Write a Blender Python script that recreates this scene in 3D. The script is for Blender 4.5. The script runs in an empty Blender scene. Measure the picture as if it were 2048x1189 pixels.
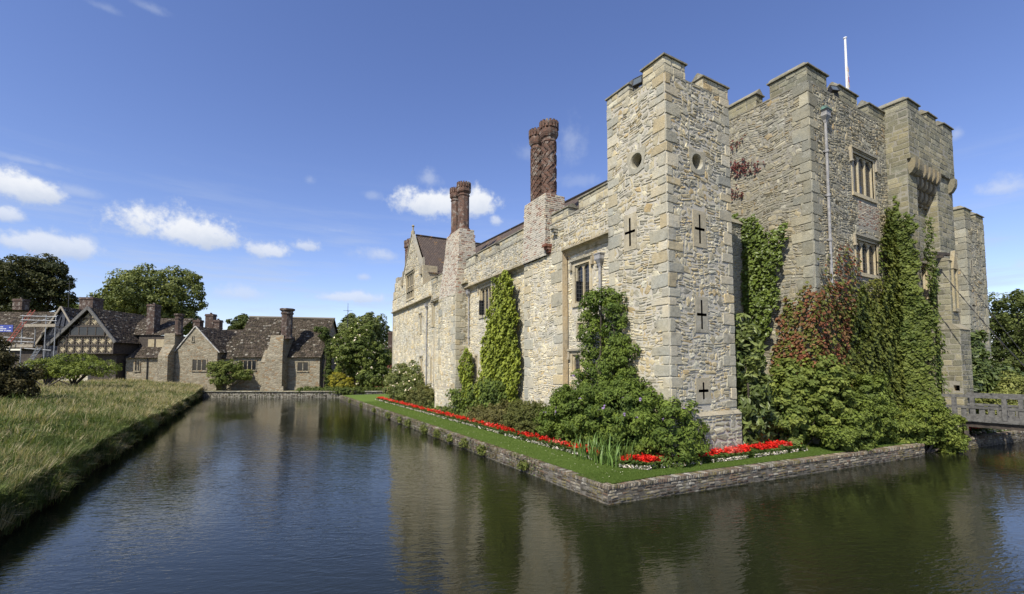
import bpy, math, random
import numpy as np
from mathutils import Vector, Matrix
random.seed(7)
RS = np.random.RandomState(11)
C = bpy.context.scene.collection
sc = bpy.context.scene
R = math.radians

# ---------------------------------------------------------------- camera, sky, sun, exposure
YAW = R(30.3)
cam_d = bpy.data.cameras.new('camera'); cam = bpy.data.objects.new('camera', cam_d); C.objects.link(cam)
cam.location = (0, 0, 3.5)
cam.rotation_euler = (R(90) + math.atan(53 / 920), 0, -YAW)
cam_d.sensor_width = 36; cam_d.lens = 36 * 920 / 2048
cam_d.shift_y = 87.5 / 2048
cam_d.clip_start = .1; cam_d.clip_end = 4000
sc.camera = cam

SUN_EL, SUN_AZ = R(47), math.atan2(-math.cos(R(26)), -math.sin(R(26)))   # azimuth of the direction TO the sun, clockwise from +Y
to_sun = Vector((math.sin(SUN_AZ) * math.cos(SUN_EL), math.cos(SUN_AZ) * math.cos(SUN_EL), math.sin(SUN_EL)))
sl = bpy.data.lights.new('sun', 'SUN'); sl.energy = 4.4; sl.angle = R(.55); sl.color = (1, .94, .84)
so = bpy.data.objects.new('sun', sl); C.objects.link(so)
so.rotation_euler = to_sun.to_track_quat('Z', 'Y').to_euler()

world = bpy.data.worlds.new("World"); sc.world = world; world.use_nodes = True
wt = world.node_tree; wt.nodes.clear()
SKY_S = .12
class NT:
    """small helper for writing node maths"""
    def __init__(s, t): s.t = t
    def n(s, ty, **k):
        nd = s.t.nodes.new(ty)
        for a, b in k.items():
            setattr(nd, a, b)
        return nd
    def put(s, sock, v):
        if v is None: return
        if hasattr(v, 'links'): s.t.links.new(v, sock)
        else: sock.default_value = v
    def m(s, op, a, b=None, c=None, clamp=False):
        nd = s.n('ShaderNodeMath', operation=op); nd.use_clamp = clamp
        for i, v in enumerate((a, b, c)):
            if v is not None: s.put(nd.inputs[i], v)
        return nd.outputs[0]
    def ramp(s, v, lo, hi, a=0., b=1., smooth=True):
        nd = s.n('ShaderNodeMapRange'); nd.clamp = True
        if smooth: nd.interpolation_type = 'SMOOTHSTEP'
        for i, x in enumerate((v, lo, hi, a, b)): s.put(nd.inputs[i], x)
        return nd.outputs[0]
    def noise(s, vec, scale, detail=4, rough=.55, dist=0., out=0):
        nd = s.n('ShaderNodeTexNoise')
        if vec is not None: s.put(nd.inputs['Vector'], vec)
        nd.inputs['Scale'].default_value = scale; nd.inputs['Detail'].default_value = detail
        nd.inputs['Roughness'].default_value = rough; nd.inputs['Distortion'].default_value = dist
        return nd.outputs[out]
    def mix(s, f, a, b, blend='MIX'):
        nd = s.n('ShaderNodeMix', data_type='RGBA', blend_type=blend)
        s.put(nd.inputs[0], f)
        for i, v in ((6, a), (7, b)):
            if isinstance(v, tuple) and len(v) == 3: v = (*v, 1)
            s.put(nd.inputs[i], v)
        return nd.outputs[2]
    def mapping(s, vec, scale=(1, 1, 1), rot=(0, 0, 0), loc=(0, 0, 0)):
        nd = s.n('ShaderNodeMapping'); s.put(nd.inputs[0], vec)
        nd.inputs[1].default_value = loc; nd.inputs[2].default_value = rot; nd.inputs[3].default_value = scale
        return nd.outputs[0]

W = NT(wt)
sky = W.n('ShaderNodeTexSky', sky_type='NISHITA', sun_disc=False, sun_elevation=SUN_EL, sun_rotation=SUN_AZ % (2 * math.pi),
          altitude=50, air_density=1.0, dust_density=.25, ozone_density=2.2)
tc = W.n('ShaderNodeTexCoord')
sep = W.n('ShaderNodeSeparateXYZ'); wt.links.new(tc.outputs['Generated'], sep.inputs[0])
az = W.m('ARCTAN2', sep.outputs[0], sep.outputs[1]); el = W.m('ARCSINE', sep.outputs[2])
n1 = W.noise(tc.outputs['Generated'], 9, 7, .6); n2 = W.noise(tc.outputs['Generated'], 30, 5, .6)
warp = W.m('ADD', W.m('MULTIPLY', W.m('SUBTRACT', n1, .5), 2.1), W.m('ADD', W.m('MULTIPLY', W.m('SUBTRACT', n2, .5), 1.4), W.m('MULTIPLY', W.m('SUBTRACT', W.noise(tc.outputs['Generated'], 85, 4, .65), .5), .6)))
# clouds: azimuth, elevation, half width, half height (degrees), density
CLOUDS = [(-5.9, 13.6, 4.9, 2.1, 1), (-17.2, 15.0, 2.4, 1.5, 1), (-13.8, 15.6, 2.0, 0.6, 0.35), (-18.0, 12.6, 1.1, 0.8, 0.8), (-15.8, 10.5, 4.1, 1.1, 0.8), (-13.0, 11.1, 1.1, 0.7, 0.6), (2.5, 12.6, 2.5, 1.2, 0.85), (5.8, 13.6, 1.7, 0.8, 0.7),
          (-0.5, 7.8, 3.5, 1.2, 0.55), (10.2, 8.1, 4.7, 0.9, 0.7), (14.4, 13.3, 3.2, 1.0, 0.6), (20.3, 19.4, 4.7, 2.0, 1), (25.0, 19.6, 3.3, 2.1, 1), (20.0, 22.3, 1.8, 1.4, 0.45), (28.3, 17.9, 1.0, 0.8, 0.7), (38.0, 26.2, 1.6, 2.9, 0.3), (33.6, 25.3, 3.2, 1.2, 0.25),
          (38.9, 22.2, 2.8, 0.9, 0.22), (9.2, 15.7, 2.5, 0.5, 0.3), (75.1, 20.3, 0.5, 0.8, 0.4), (77.8, 15.0, 2.4, 1.1, 0.6), (78.6, 8.5, 0.8, 0.7, 0.4), (12.3, 10.6, 0.8, 0.5, 0.5), (13.1, 19.9, 1.3, 0.7, 0.3), (6.1, 20.7, 0.7, 0.6, 0.25), (-16.7, 17.3, 2.7, 0.4, 0.3),
          (-9.1, 32.2, 1.6, 0.5, 0.25), (-12.5, 30.9, 1.4, 0.4, 0.2), (110, 20, 16, 4, .8), (150, 25, 20, 7, .8), (-60, 22, 18, 5, .8), (-110, 30, 16, 6, .7), (200, 30, 16, 7, .7)]
tot = None; topl = None
for a0, e0, wa, we, den in CLOUDS:
    da = W.m('DIVIDE', W.m('SUBTRACT', az, R(a0 if a0 <= 180 else a0 - 360)), R(wa * 1.18))
    de = W.m('DIVIDE', W.m('SUBTRACT', el, R(e0)), R(we * 1.2))
    dl = W.m('MAXIMUM', de, W.m('MULTIPLY', de, -1.45))
    d = W.m('ADD', W.m('SQRT', W.m('ADD', W.m('MULTIPLY', da, da), W.m('MULTIPLY', dl, dl))), W.m('MULTIPLY', warp, .95))
    mk = W.ramp(d, 1.08, .38 if den > .6 else .0, 0., den)
    tot = mk if tot is None else W.m('MAXIMUM', tot, mk)
    sh = W.m('MULTIPLY', mk, W.ramp(W.m('ADD', de, W.m('MULTIPLY', warp, .5)), -.9, .5, 0., 1.))
    topl = sh if topl is None else W.m('MAXIMUM', topl, sh)
# faint streaky cirrus low in the sky
cir = W.noise(W.mapping(tc.outputs['Generated'], (2.2, 2.2, 22)), 1.6, 6, .62)
cirm = W.m('MULTIPLY', W.ramp(cir, .46, .76, 0., .62), W.ramp(el, R(24), R(6), 0., 1.))
tot = W.m('MAXIMUM', tot, cirm)
hs = W.n('ShaderNodeHueSaturation'); hs.inputs['Saturation'].default_value = 1.12; hs.inputs['Hue'].default_value = .507
hs.inputs['Value'].default_value = 1.0; wt.links.new(W.mix(1., sky.outputs[0], (1.12, 1.02, 1.10), 'MULTIPLY'), hs.inputs['Color'])
ccol = W.mix(topl, (.40 / SKY_S, .46 / SKY_S, .58 / SKY_S), (.66 / SKY_S, .68 / SKY_S, .72 / SKY_S))
skyc = W.mix(tot, hs.outputs[0], ccol)
bg = W.n('ShaderNodeBackground'); bg.inputs[1].default_value = SKY_S; wt.links.new(skyc, bg.inputs[0])
wo = W.n('ShaderNodeOutputWorld'); wt.links.new(bg.outputs[0], wo.inputs[0])
sc.view_settings.view_transform = 'Standard'; sc.view_settings.look = 'None'
sc.view_settings.exposure = 0.45; sc.view_settings.gamma = 1.0; sc.view_settings.use_curve_mapping = False
sc.cycles.max_bounces = 8; sc.cycles.diffuse_bounces = 3; sc.cycles.glossy_bounces = 4; sc.cycles.transmission_bounces = 4

# ---------------------------------------------------------------- materials
MATS = {}
def mat(name, fn):
    m = bpy.data.materials.new(name); m.use_nodes = True; m.node_tree.nodes.clear()
    t = NT(m.node_tree); out = t.n('ShaderNodeOutputMaterial'); bs = t.n('ShaderNodeBsdfPrincipled')
    m.node_tree.links.new(bs.outputs[0], out.inputs[0])
    fn(t, bs, out); MATS[name] = m; return m
def attr(t, nm, o='Color'):
    a = t.n('ShaderNodeAttribute'); a.attribute_name = nm; return a.outputs[o]
def bump(t, bs, h, strength=.5, dist=.02):
    b = t.n('ShaderNodeBump'); b.inputs['Strength'].default_value = strength; b.inputs['Distance'].default_value = dist
    t.put(b.inputs['Height'], h); t.put(bs.inputs['Normal'], b.outputs[0])
def obj_co(t): return t.n('ShaderNodeTexCoord').outputs['Object']
def m_stone(lich=.45, dark=.5, dist=.03, lcol=(.55, .54, .46), dcol=(.07, .065, .05), moss=0.):
    def fn(t, bs, out):
        co = obj_co(t); c = attr(t, 'Col')
        a = t.noise(co, 9, 5, .65); b = t.noise(co, 1.1, 5, .6); d = t.noise(co, 38, 4, .6)
        c = t.mix(1., c, t.mix(a, (.72, .72, .72), (1.3, 1.28, 1.24)), 'MULTIPLY')
        c = t.mix(1., c, t.mix(t.ramp(t.noise(co, .55, 4, .6, .3), .36, .64), (1.03, .97, .83), (.85, .86, .84)), 'MULTIPLY')
        streak = t.ramp(t.noise(t.mapping(co, (1.6, 1.6, .22)), 1.5, 5, .65), .55, .74)
        c = t.mix(t.m('MULTIPLY', streak, dark * .75), c, (.12, .11, .085))
        c = t.mix(t.m('MULTIPLY', t.ramp(t.m('ADD', t.m('MULTIPLY', t.noise(co, 3.5, 6, .7), .7), t.m('MULTIPLY', b, .3)), .52, .68), lich), c, lcol)
        c = t.mix(t.m('MULTIPLY', t.ramp(t.noise(co, 1.9, 6, .7, .4), .53, .72), dark), c, dcol)
        c = t.mix(t.m('MULTIPLY', t.ramp(d, .60, .68), lich * .8), c, (.6, .6, .52))
        if moss: c = t.mix(t.m('MULTIPLY', t.ramp(t.noise(co, 2.6, 5, .7), .48, .62), moss), c, (.13, .11, .035))
        t.put(bs.inputs['Base Color'], c); bs.inputs['Roughness'].default_value = .92
        bs.inputs['Specular IOR Level'].default_value = .25
        bump(t, bs, t.m('ADD', t.m('MULTIPLY', a, .6), t.m('MULTIPLY', d, .5)), .9, dist)
    return fn
mat('stone', m_stone()); mat('stone_far', m_stone(.25, .35)); mat('stone_dirty', m_stone(.4, .55)); mat('cope', m_stone(.45, .6, moss=.5)); mat('bank_brick', m_stone(.5, .75, moss=.75))
mat('mortar', lambda t, bs, out: (t.put(bs.inputs['Base Color'], t.mix(t.noise(obj_co(t), 3, 5, .7), (.36, .33, .26), (.56, .52, .42))),
    setattr(bs.inputs['Roughness'], 'default_value', .95), bump(t, bs, t.noise(obj_co(t), 30, 4), .7, .02)))
mat('mortar_dark', lambda t, bs, out: (t.put(bs.inputs['Base Color'], t.mix(t.noise(obj_co(t), 3, 5, .7), (.17, .155, .12), (.36, .34, .27))),
    setattr(bs.inputs['Roughness'], 'default_value', .95), bump(t, bs, t.noise(obj_co(t), 30, 4), .7, .02)))
def m_brickshaft(t, bs, out):
    uv = attr(t, 'UVP', 'Vector'); co = obj_co(t)
    br = t.n('ShaderNodeTexBrick'); t.put(br.inputs['Vector'], uv)
    br.inputs['Scale'].default_value = 1; br.inputs['Brick Width'].default_value = .2; br.inputs['Row Height'].default_value = .075
    br.inputs['Mortar Size'].default_value = .008; br.inputs['Color1'].default_value = (.15, .068, .04, 1); br.inputs['Color2'].default_value = (.07, .042, .03, 1)
    br.inputs['Mortar'].default_value = (.16, .13, .10, 1); br.inputs['Bias'].default_value = -.1
    c = t.mix(t.m('MULTIPLY', t.ramp(t.noise(co, 2.4, 7, .72), .51, .63), .8), br.outputs[0], (.30, .27, .225))
    c = t.mix(t.ramp(t.noise(co, 3.0, 6, .7, .5), .54, .66, 0., .7), c, (.035, .025, .02))
    t.put(bs.inputs['Base Color'], c); bs.inputs['Roughness'].default_value = .92
    bump(t, bs, t.m('ADD', t.m('MULTIPLY', br.outputs[1], -.6), t.noise(co, 25, 4)), .8, .02)
mat('brick_shaft', m_brickshaft)
def m_vbrick(t, bs, out):
    m_brickshaft(t, bs, out)
    for n in t.t.nodes:
        if n.type == 'TEX_BRICK': n.inputs['Color1'].default_value = (.085, .045, .03, 1); n.inputs['Color2'].default_value = (.05, .033, .025, 1); n.inputs['Mortar'].default_value = (.10, .085, .065, 1)
mat('village_brick', m_vbrick)
def m_village(t, bs, out):
    co = obj_co(t)
    mp = t.mapping(co, (1, 1, 2.1))
    v = t.n('ShaderNodeTexVoronoi'); v.inputs['Scale'].default_value = 2.6; t.put(v.inputs['Vector'], mp)
    e = t.n('ShaderNodeTexVoronoi', feature='DISTANCE_TO_EDGE'); e.inputs['Scale'].default_value = 2.6; t.put(e.inputs['Vector'], mp)
    sx = t.n('ShaderNodeSeparateColor'); t.put(sx.inputs[0], v.outputs['Color'])
    c = t.mix(sx.outputs[0], (.20, .17, .11), (.33, .29, .20)); c = t.mix(t.ramp(sx.outputs[1], .7, .95), c, (.24, .165, .085))
    c = t.mix(t.ramp(e.outputs['Distance'], .07, .0), c, (.30, .27, .20))
    c = t.mix(t.ramp(t.noise(co, .8, 5, .7), .5, .7, 0., .45), c, (.12, .10, .07))
    t.put(bs.inputs['Base Color'], c); bs.inputs['Roughness'].default_value = .95
    bump(t, bs, t.m('ADD', t.ramp(e.outputs['Distance'], 0., .15), t.noise(co, 12, 3)), .8, .04)
mat('village_stone', m_village)
def simple(name, col, rough=.8, metal=0., nz=None, col2=None, bs_=.3, spec=.5):
    def fn(t, bs, out):
        co = obj_co(t)
        if col2: t.put(bs.inputs['Base Color'], t.mix(t.ramp(t.noise(co, nz or 6, 5, .65), .35, .65), col, col2))
        else: bs.inputs['Base Color'].default_value = (*col, 1)
        bs.inputs['Roughness'].default_value = rough; bs.inputs['Metallic'].default_value = metal
        bs.inputs['Specular IOR Level'].default_value = spec
        bump(t, bs, t.noise(co, (nz or 6) * 4, 4), bs_, .01)
    return mat(name, fn)
simple('lead', (.20, .20, .20), .7, .0, 8, (.34, .33, .31)); simple('iron', (.02, .022, .024), .5, .0, 9, (.04, .035, .03))
simple('dark_void', (.012, .012, .012), 1., spec=.0); simple('verdigris', (.10, .20, .16), .8, 0, 10, (.05, .08, .07))
simple('white_paint', (.75, .75, .72), .6); simple('flood_glass', (.10, .12, .13), .15)
simple('timber_dark', (.035, .028, .022), .85, 0, 5, (.075, .06, .045)); simple('timber_grey', (.08, .078, .07), .9, 0, 7, (.155, .15, .135), .6)
simple('plaster', (.33, .27, .16), .9, 0, 4, (.42, .36, .23)); simple('scaffold_steel', (.25, .26, .26), .5, .3, 5, (.35, .36, .36))
simple('red_paint', (.24, .045, .03), .6, 0, 5, (.30, .08, .05)); simple('blue_sign', (.04, .06, .26), .5, 0, 3, (.055, .08, .32)); simple('mortar_bank', (.07, .062, .048), .95, 0, 5, (.16, .145, .115), .7)
simple('tarp', (.02, .022, .028), .45, 0, 5, (.06, .065, .08)); simple('board', (.22, .19, .14), .9, 0, 6, (.34, .30, .23))
simple('flag_red', (.45, .03, .05), .8); simple('flag_gold', (.55, .36, .08), .8)
simple('bark', (.045, .036, .026), .95, 0, 5, (.085, .07, .052), .8); simple('cob_red', (.2, .07, .045), .9)
def m_glass(t, bs, out):
    uv = attr(t, 'UVP', 'Vector')
    br = t.n('ShaderNodeTexBrick'); t.put(br.inputs['Vector'], uv); br.offset = 0
    br.inputs['Scale'].default_value = 1; br.inputs['Brick Width'].default_value = .13; br.inputs['Row Height'].default_value = .17
    br.inputs['Mortar Size'].default_value = .011; br.inputs['Color1'].default_value = (.008, .009, .011, 1); br.inputs['Color2'].default_value = (.02, .023, .026, 1)
    br.inputs['Mortar'].default_value = (.075, .075, .07, 1)
    t.put(bs.inputs['Base Color'], br.outputs[0]); t.put(bs.inputs['Roughness'], t.ramp(br.outputs[1], 0, 1, .08, .7))
    bump(t, bs, t.noise(obj_co(t), 5, 2), .25, .02)
mat('leaded_glass', m_glass); simple('dark_glass', (.012, .014, .016), .12, 0, 3, (.02, .022, .025), .1)
def m_leaf(trans=.3, rough=.45, spec=.5):
    def fn(t, bs, out):
        c = attr(t, 'Col'); co = obj_co(t)
        t.put(bs.inputs['Base Color'], c); bs.inputs['Roughness'].default_value = rough; bs.inputs['Specular IOR Level'].default_value = spec
        tr = t.n('ShaderNodeBsdfTranslucent'); t.put(tr.inputs[0], t.mix(1., c, (1.2, 1.25, .6), 'MULTIPLY'))
        mx = t.n('ShaderNodeMixShader'); mx.inputs[0].default_value = trans
        t.t.links.new(bs.outputs[0], mx.inputs[1]); t.t.links.new(tr.outputs[0], mx.inputs[2]); t.t.links.new(mx.outputs[0], out.inputs[0])
    return fn
mat('leaf', m_leaf(.24, .6, .22)); mat('leaf_gloss', m_leaf(.18, .46, .38)); mat('petal', m_leaf(.25, .6, .2)); mat('grass', m_leaf(.35, .65, .2))
def m_tile(t, bs, out):
    co = obj_co(t); c = attr(t, 'Col')
    c = t.mix(1., c, t.mix(t.noise(co, 12, 4), (.7, .7, .7), (1.3, 1.3, 1.3)), 'MULTIPLY')
    c = t.mix(t.m('MULTIPLY', t.ramp(t.noise(co, 4.5, 6, .75), .56, .66), .3), c, (.26, .25, .21))
    t.put(bs.inputs['Base Color'], c); bs.inputs['Roughness'].default_value = .95
    bs.inputs['Specular IOR Level'].default_value = .2
    bump(t, bs, t.noise(co, 20, 4), .6, .02)
mat('tile', m_tile)
def m_slate(t, bs, out):
    co = obj_co(t); uv = attr(t, 'UVP', 'Vector')
    br = t.n('ShaderNodeTexBrick'); t.put(br.inputs['Vector'], uv)
    br.inputs['Scale'].default_value = 1; br.inputs['Brick Width'].default_value = .2; br.inputs['Row Height'].default_value = .16
    br.inputs['Mortar Size'].default_value = .015; br.inputs['Color1'].default_value = (.085, .06, .045, 1); br.inputs['Color2'].default_value = (.13, .095, .07, 1)
    br.inputs['Mortar'].default_value = (.02, .016, .014, 1)
    c = t.mix(t.ramp(t.noise(co, 1.6, 6, .7), .56, .68, 0., .7), br.outputs[0], (.32, .17, .04))
    t.put(bs.inputs['Base Color'], c); bs.inputs['Roughness'].default_value = .9
    bump(t, bs, t.m('ADD', t.m('MULTIPLY', br.outputs[1], -1), t.noise(co, 14, 3)), .7, .03)
mat('clay_tile', m_slate)
def m_lawn(t, bs, out):
    co = obj_co(t)
    c = t.mix(t.ramp(t.noise(co, 1.1, 5, .7), .3, .7), (.075, .125, .02), (.11, .17, .03))
    c = t.mix(t.ramp(t.noise(co, 24, 4, .7), .35, .7), c, (.15, .20, .045))
    t.put(bs.inputs['Base Color'], c); bs.inputs['Roughness'].default_value = .95; bs.inputs['Specular IOR Level'].default_value = .1
    bump(t, bs, t.noise(co, 60, 4, .7), 1., .03)
mat('lawn', m_lawn)
def m_soil(t, bs, out):
    co = obj_co(t)
    t.put(bs.inputs['Base Color'], t.mix(t.noise(co, 5, 6, .7), (.018, .016, .011), (.06, .055, .03)))  # near-black tones, also carrying the shade of the left bank face
    bs.inputs['Roughness'].default_value = 1.; bs.inputs['Specular IOR Level'].default_value = .0; bump(t, bs, t.noise(co, 10, 5, .7), 1., .1)
mat('dark_soil', m_soil)
def m_meadow(t, bs, out):
    co = obj_co(t)
    c = t.mix(t.ramp(t.noise(co, .35, 6, .7), .4, .62), (.06, .085, .02), (.20, .17, .08))
    t.put(bs.inputs['Base Color'], c); bs.inputs['Roughness'].default_value = 1.; bs.inputs['Specular IOR Level'].default_value = .0
    bump(t, bs, t.noise(co, 10, 5, .7), 1., .1)
mat('meadow_ground', m_meadow)
def m_water(t, bs, out):
    co = obj_co(t)
    bs.inputs['Base Color'].default_value = (.012, .014, .006, 1); bs.inputs['Roughness'].default_value = .03
    bs.inputs['IOR'].default_value = 1.47; bs.inputs['Specular IOR Level'].default_value = .5
    rc = t.mapping(co, rot=(0, 0, R(30.3))); rc2 = t.mapping(co, rot=(0, 0, R(12)))
    w1 = t.noise(t.mapping(rc, (.45, 1.3, 1)), 4.6, 2, .5, .5)
    w2 = t.noise(t.mapping(rc2, (.5, 1.35, 1)), 10.5, 2, .5, .5)
    w3 = t.noise(t.mapping(rc, (.4, 1.2, 1)), 1.1, 2)
    calm = t.ramp(t.noise(t.mapping(co, (1, .35, 1)), .16, 3, .5), .40, .60, .3, 1.)
    h = t.m('ADD', t.m('MULTIPLY', w1, 1.0), t.m('ADD', t.m('MULTIPLY', w2, .62), t.m('MULTIPLY', w3, .9)))
    h = t.m('MULTIPLY', h, calm)
    bump(t, bs, h, 1.0, .0135)
mat('water', m_water)

# ---------------------------------------------------------------- mesh builder
def norm(v): return v / np.maximum(np.linalg.norm(v, axis=-1, keepdims=True), 1e-9)
class MB:
    def __init__(s):
        s.v, s.c, s.uv, s.f, s.mi, s.n = [], [], [], [], [], 0
    def add(s, v, faces, col=(.5, .5, .5), m=0, uv=None):
        """v (n,3); faces: (k,q) int array, all the same size, or list of tuples"""
        v = np.asarray(v, float).reshape(-1, 3); k = len(v)
        col = np.asarray(col, float)
        if col.ndim == 1: col = np.tile(col, (k, 1))
        s.v.append(v); s.c.append(col); s.uv.append(np.zeros((k, 3)) if uv is None else np.asarray(uv, float))
        if isinstance(faces, np.ndarray): s.f.append((faces + s.n, m))
        else:
            by = {}
            for f in faces: by.setdefault(len(f), []).append(f)
            for fs in by.values(): s.f.append((np.array(fs) + s.n, m))
        s.n += k
    def quad(s, a, b, c, d, col=(.5, .5, .5), m=0, uv=None):
        a, b, c, d = (np.array(p, float) for p in (a, b, c, d))
        if uv is None:
            L = np.linalg.norm(b - a); e = (b - a) / max(L, 1e-9); nn = np.cross(b - a, d - a); g = np.cross(nn, e); g = g / max(np.linalg.norm(g), 1e-9)
            uv = [(float((p - a) @ e), float((p - a) @ g), 0) for p in (a, b, c, d)]
        s.add([a, b, c, d], np.array([[0, 1, 2, 3]]), col, m, uv)
    def box(s, x0, x1, y0, y1, z0, z1, col=(.5, .5, .5), m=0, M=None, taper=0.):
        P = np.array([(x, y, z) for z in (z0, z1) for y in (y0, y1) for x in (x0, x1)], float)
        if taper:
            cx, cy = (x0 + x1) / 2, (y0 + y1) / 2
            P[4:, 0] = cx + (P[4:, 0] - cx) * (1 - taper); P[4:, 1] = cy + (P[4:, 1] - cy) * (1 - taper)
        if M is not None: P = np.array([tuple(M @ Vector(p)) for p in P])
        for f in ((0, 1, 5, 4), (1, 3, 7, 5), (3, 2, 6, 7), (2, 0, 4, 6), (4, 5, 7, 6), (2, 3, 1, 0)):
            s.quad(*(P[i] for i in f), col=col, m=m)
    def bar(s, a, b, w, h=None, col=(.5, .5, .5), m=0):
        """rectangular bar from a to b"""
        a, b = Vector(a), Vector(b); h = h or w; d = b - a; L = d.length; q = d.to_track_quat('X', 'Z').to_matrix().to_4x4()
        s.box(0, L, -w / 2, w / 2, -h / 2, h / 2, col, m, Matrix.Translation(a) @ q)
    def tube(s, pts, r, n=8, col=(.5, .5, .5), m=0, cap=True):
        pts = [np.array(p, float) for p in pts]; rs = r if hasattr(r, '__len__') else [r] * len(pts)
        V = []
        for i, p in enumerate(pts):
            d = pts[min(i + 1, len(pts) - 1)] - pts[max(i - 1, 0)]; d = d / max(np.linalg.norm(d), 1e-9)
            a = np.cross(d, (0, 0, 1.) if abs(d[2]) < .9 else (1., 0, 0)); a = a / np.linalg.norm(a); b = np.cross(d, a)
            for k in range(n):
                t = 2 * math.pi * k / n; V.append(p + rs[i] * (math.cos(t) * a + math.sin(t) * b))
        F = [(i * n + k, i * n + (k + 1) % n, (i + 1) * n + (k + 1) % n, (i + 1) * n + k) for i in range(len(pts) - 1) for k in range(n)]
        s.add(V, np.array(F), col, m)
        if cap and n > 2:
            s.add(V[:n], [tuple(range(n))[::-1]], col, m); s.add(V[-n:], [tuple(range(n))], col, m)
    def lathe(s, c, prof, n=8, rot=0., col=(.5, .5, .5), m=0, fn=None):
        """prof: list of (r, z). fn(angle, z, r) -> r"""
        V, U = [], []
        for r, z in prof:
            for k in range(n + 1):
                t = 2 * math.pi * k / n + rot; rr = fn(t - rot, z, r) if fn else r
                V.append((c[0] + rr * math.cos(t), c[1] + rr * math.sin(t), c[2] + z)); U.append((2 * math.pi * k / n * max(r, .25), z, 0))
        F = [(i * (n + 1) + k, i * (n + 1) + k + 1, (i + 1) * (n + 1) + k + 1, (i + 1) * (n + 1) + k) for i in range(len(prof) - 1) for k in range(n)]
        s.add(V, np.array(F), col, m, U)
    def prism(s, poly, ax, a0, a1, col=(.5, .5, .5), m=0):
        """poly: 2D outline in the two other axes, extruded along axis ax from a0 to a1"""
        def P(p, a):
            q = list(p); q.insert(ax, a); return q
        n = len(poly); A = [P(p, a0) for p in poly]; B = [P(p, a1) for p in poly]
        s.add(A, [tuple(range(n))], col, m); s.add(B, [tuple(range(n))[::-1]], col, m)
        for i in range(n):
            j = (i + 1) % n; s.quad(A[i], A[j], B[j], B[i], col, m)
    def build(s, name, mats, parent=None, loc=(0, 0, 0), rotz=0., smooth=False):
        me = bpy.data.meshes.new(name)
        V = np.concatenate(s.v); nv = len(V)
        cnt = np.concatenate([np.full(len(f), f.shape[1]) for f, _ in s.f]); lo = np.concatenate([f.ravel() for f, _ in s.f])
        mi = np.concatenate([np.full(len(f), m) for f, m in s.f])
        me.vertices.add(nv); me.vertices.foreach_set('co', V.ravel())
        me.loops.add(len(lo)); me.loops.foreach_set('vertex_index', lo.astype(np.int32))
        me.polygons.add(len(cnt)); st = np.concatenate([[0], np.cumsum(cnt)[:-1]])
        me.polygons.foreach_set('loop_start', st.astype(np.int32)); me.polygons.foreach_set('loop_total', cnt.astype(np.int32))
        me.polygons.foreach_set('material_index', mi.astype(np.int32))
        me.polygons.foreach_set('use_smooth', np.full(len(cnt), bool(smooth)))
        me.update(calc_edges=True)
        ca = me.attributes.new('Col', 'FLOAT_COLOR', 'POINT'); cc = np.ones((nv, 4)); cc[:, :3] = np.concatenate(s.c); ca.data.foreach_set('color', cc.ravel())
        ua = me.attributes.new('UVP', 'FLOAT_VECTOR', 'POINT'); ua.data.foreach_set('vector', np.concatenate(s.uv).ravel())
        for mm in (mats if isinstance(mats, (list, tuple)) else [mats]): me.materials.append(MATS[mm])
        o = bpy.data.objects.new(name, me); C.objects.link(o); o.parent = parent
        o.location = loc; o.rotation_euler = (0, 0, rotz)
        return o
def thing(name, label, cat, loc=(0, 0, 0), rotz=0., group=None):
    o = bpy.data.objects.new(name, None); C.objects.link(o); o.location = loc; o.rotation_euler = (0, 0, rotz); o.empty_display_size = .3
    o['label'] = label; o['category'] = cat
    if group: o['group'] = group
    return o
def tag(o, label, cat, group=None, kind=None):
    o['label'] = label; o['category'] = cat
    if group: o['group'] = group
    if kind: o['kind'] = kind
    return o
def struct(o): o['kind'] = 'structure'; return o

# ---------------------------------------------------------------- masonry
PAL = {
 'buff': ([(.455, .41, .29), (.49, .455, .345), (.40, .38, .31), (.43, .35, .20), (.53, .505, .41), (.34, .32, .26)], [.28, .27, .2, .06, .12, .07]),
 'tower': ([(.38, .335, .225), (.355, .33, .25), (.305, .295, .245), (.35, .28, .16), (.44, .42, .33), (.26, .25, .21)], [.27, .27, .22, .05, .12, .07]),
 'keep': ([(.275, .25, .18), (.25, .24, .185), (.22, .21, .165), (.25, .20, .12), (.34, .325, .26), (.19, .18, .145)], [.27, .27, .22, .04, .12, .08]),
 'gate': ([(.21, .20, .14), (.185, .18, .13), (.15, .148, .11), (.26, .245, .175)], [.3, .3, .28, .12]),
 'ash': ([(.35, .335, .275), (.30, .295, .25), (.41, .38, .30), (.37, .32, .215)], [.35, .3, .2, .15]),
 'ashdark': ([(.23, .228, .19), (.19, .188, .155), (.28, .272, .22)], [.4, .35, .25]),
 'brick': ([(.20, .085, .055), (.15, .07, .05), (.24, .12, .08), (.22, .17, .14), (.34, .30, .26)], [.3, .25, .2, .15, .1]),
 'brickpale': ([(.25, .145, .105), (.36, .31, .25), (.42, .39, .33), (.20, .115, .085), (.30, .28, .24)], [.18, .25, .25, .12, .2]),
 'bankbrick': ([(.15, .105, .08), (.21, .185, .15), (.30, .28, .24), (.10, .08, .062), (.08, .075, .055)], [.25, .25, .2, .18, .12]),
 'darkstone': ([(.075, .065, .05), (.05, .046, .036), (.10, .09, .07), (.07, .07, .04)], [.3, .3, .2, .2]),  # very dark stone tones, quay wall and bridge abutment
 'roof': ([(.06, .046, .034), (.08, .062, .046), (.04, .032, .026), (.105, .086, .064), (.22, .20, .16)], [.3, .28, .22, .14, .06]),
}
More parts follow.
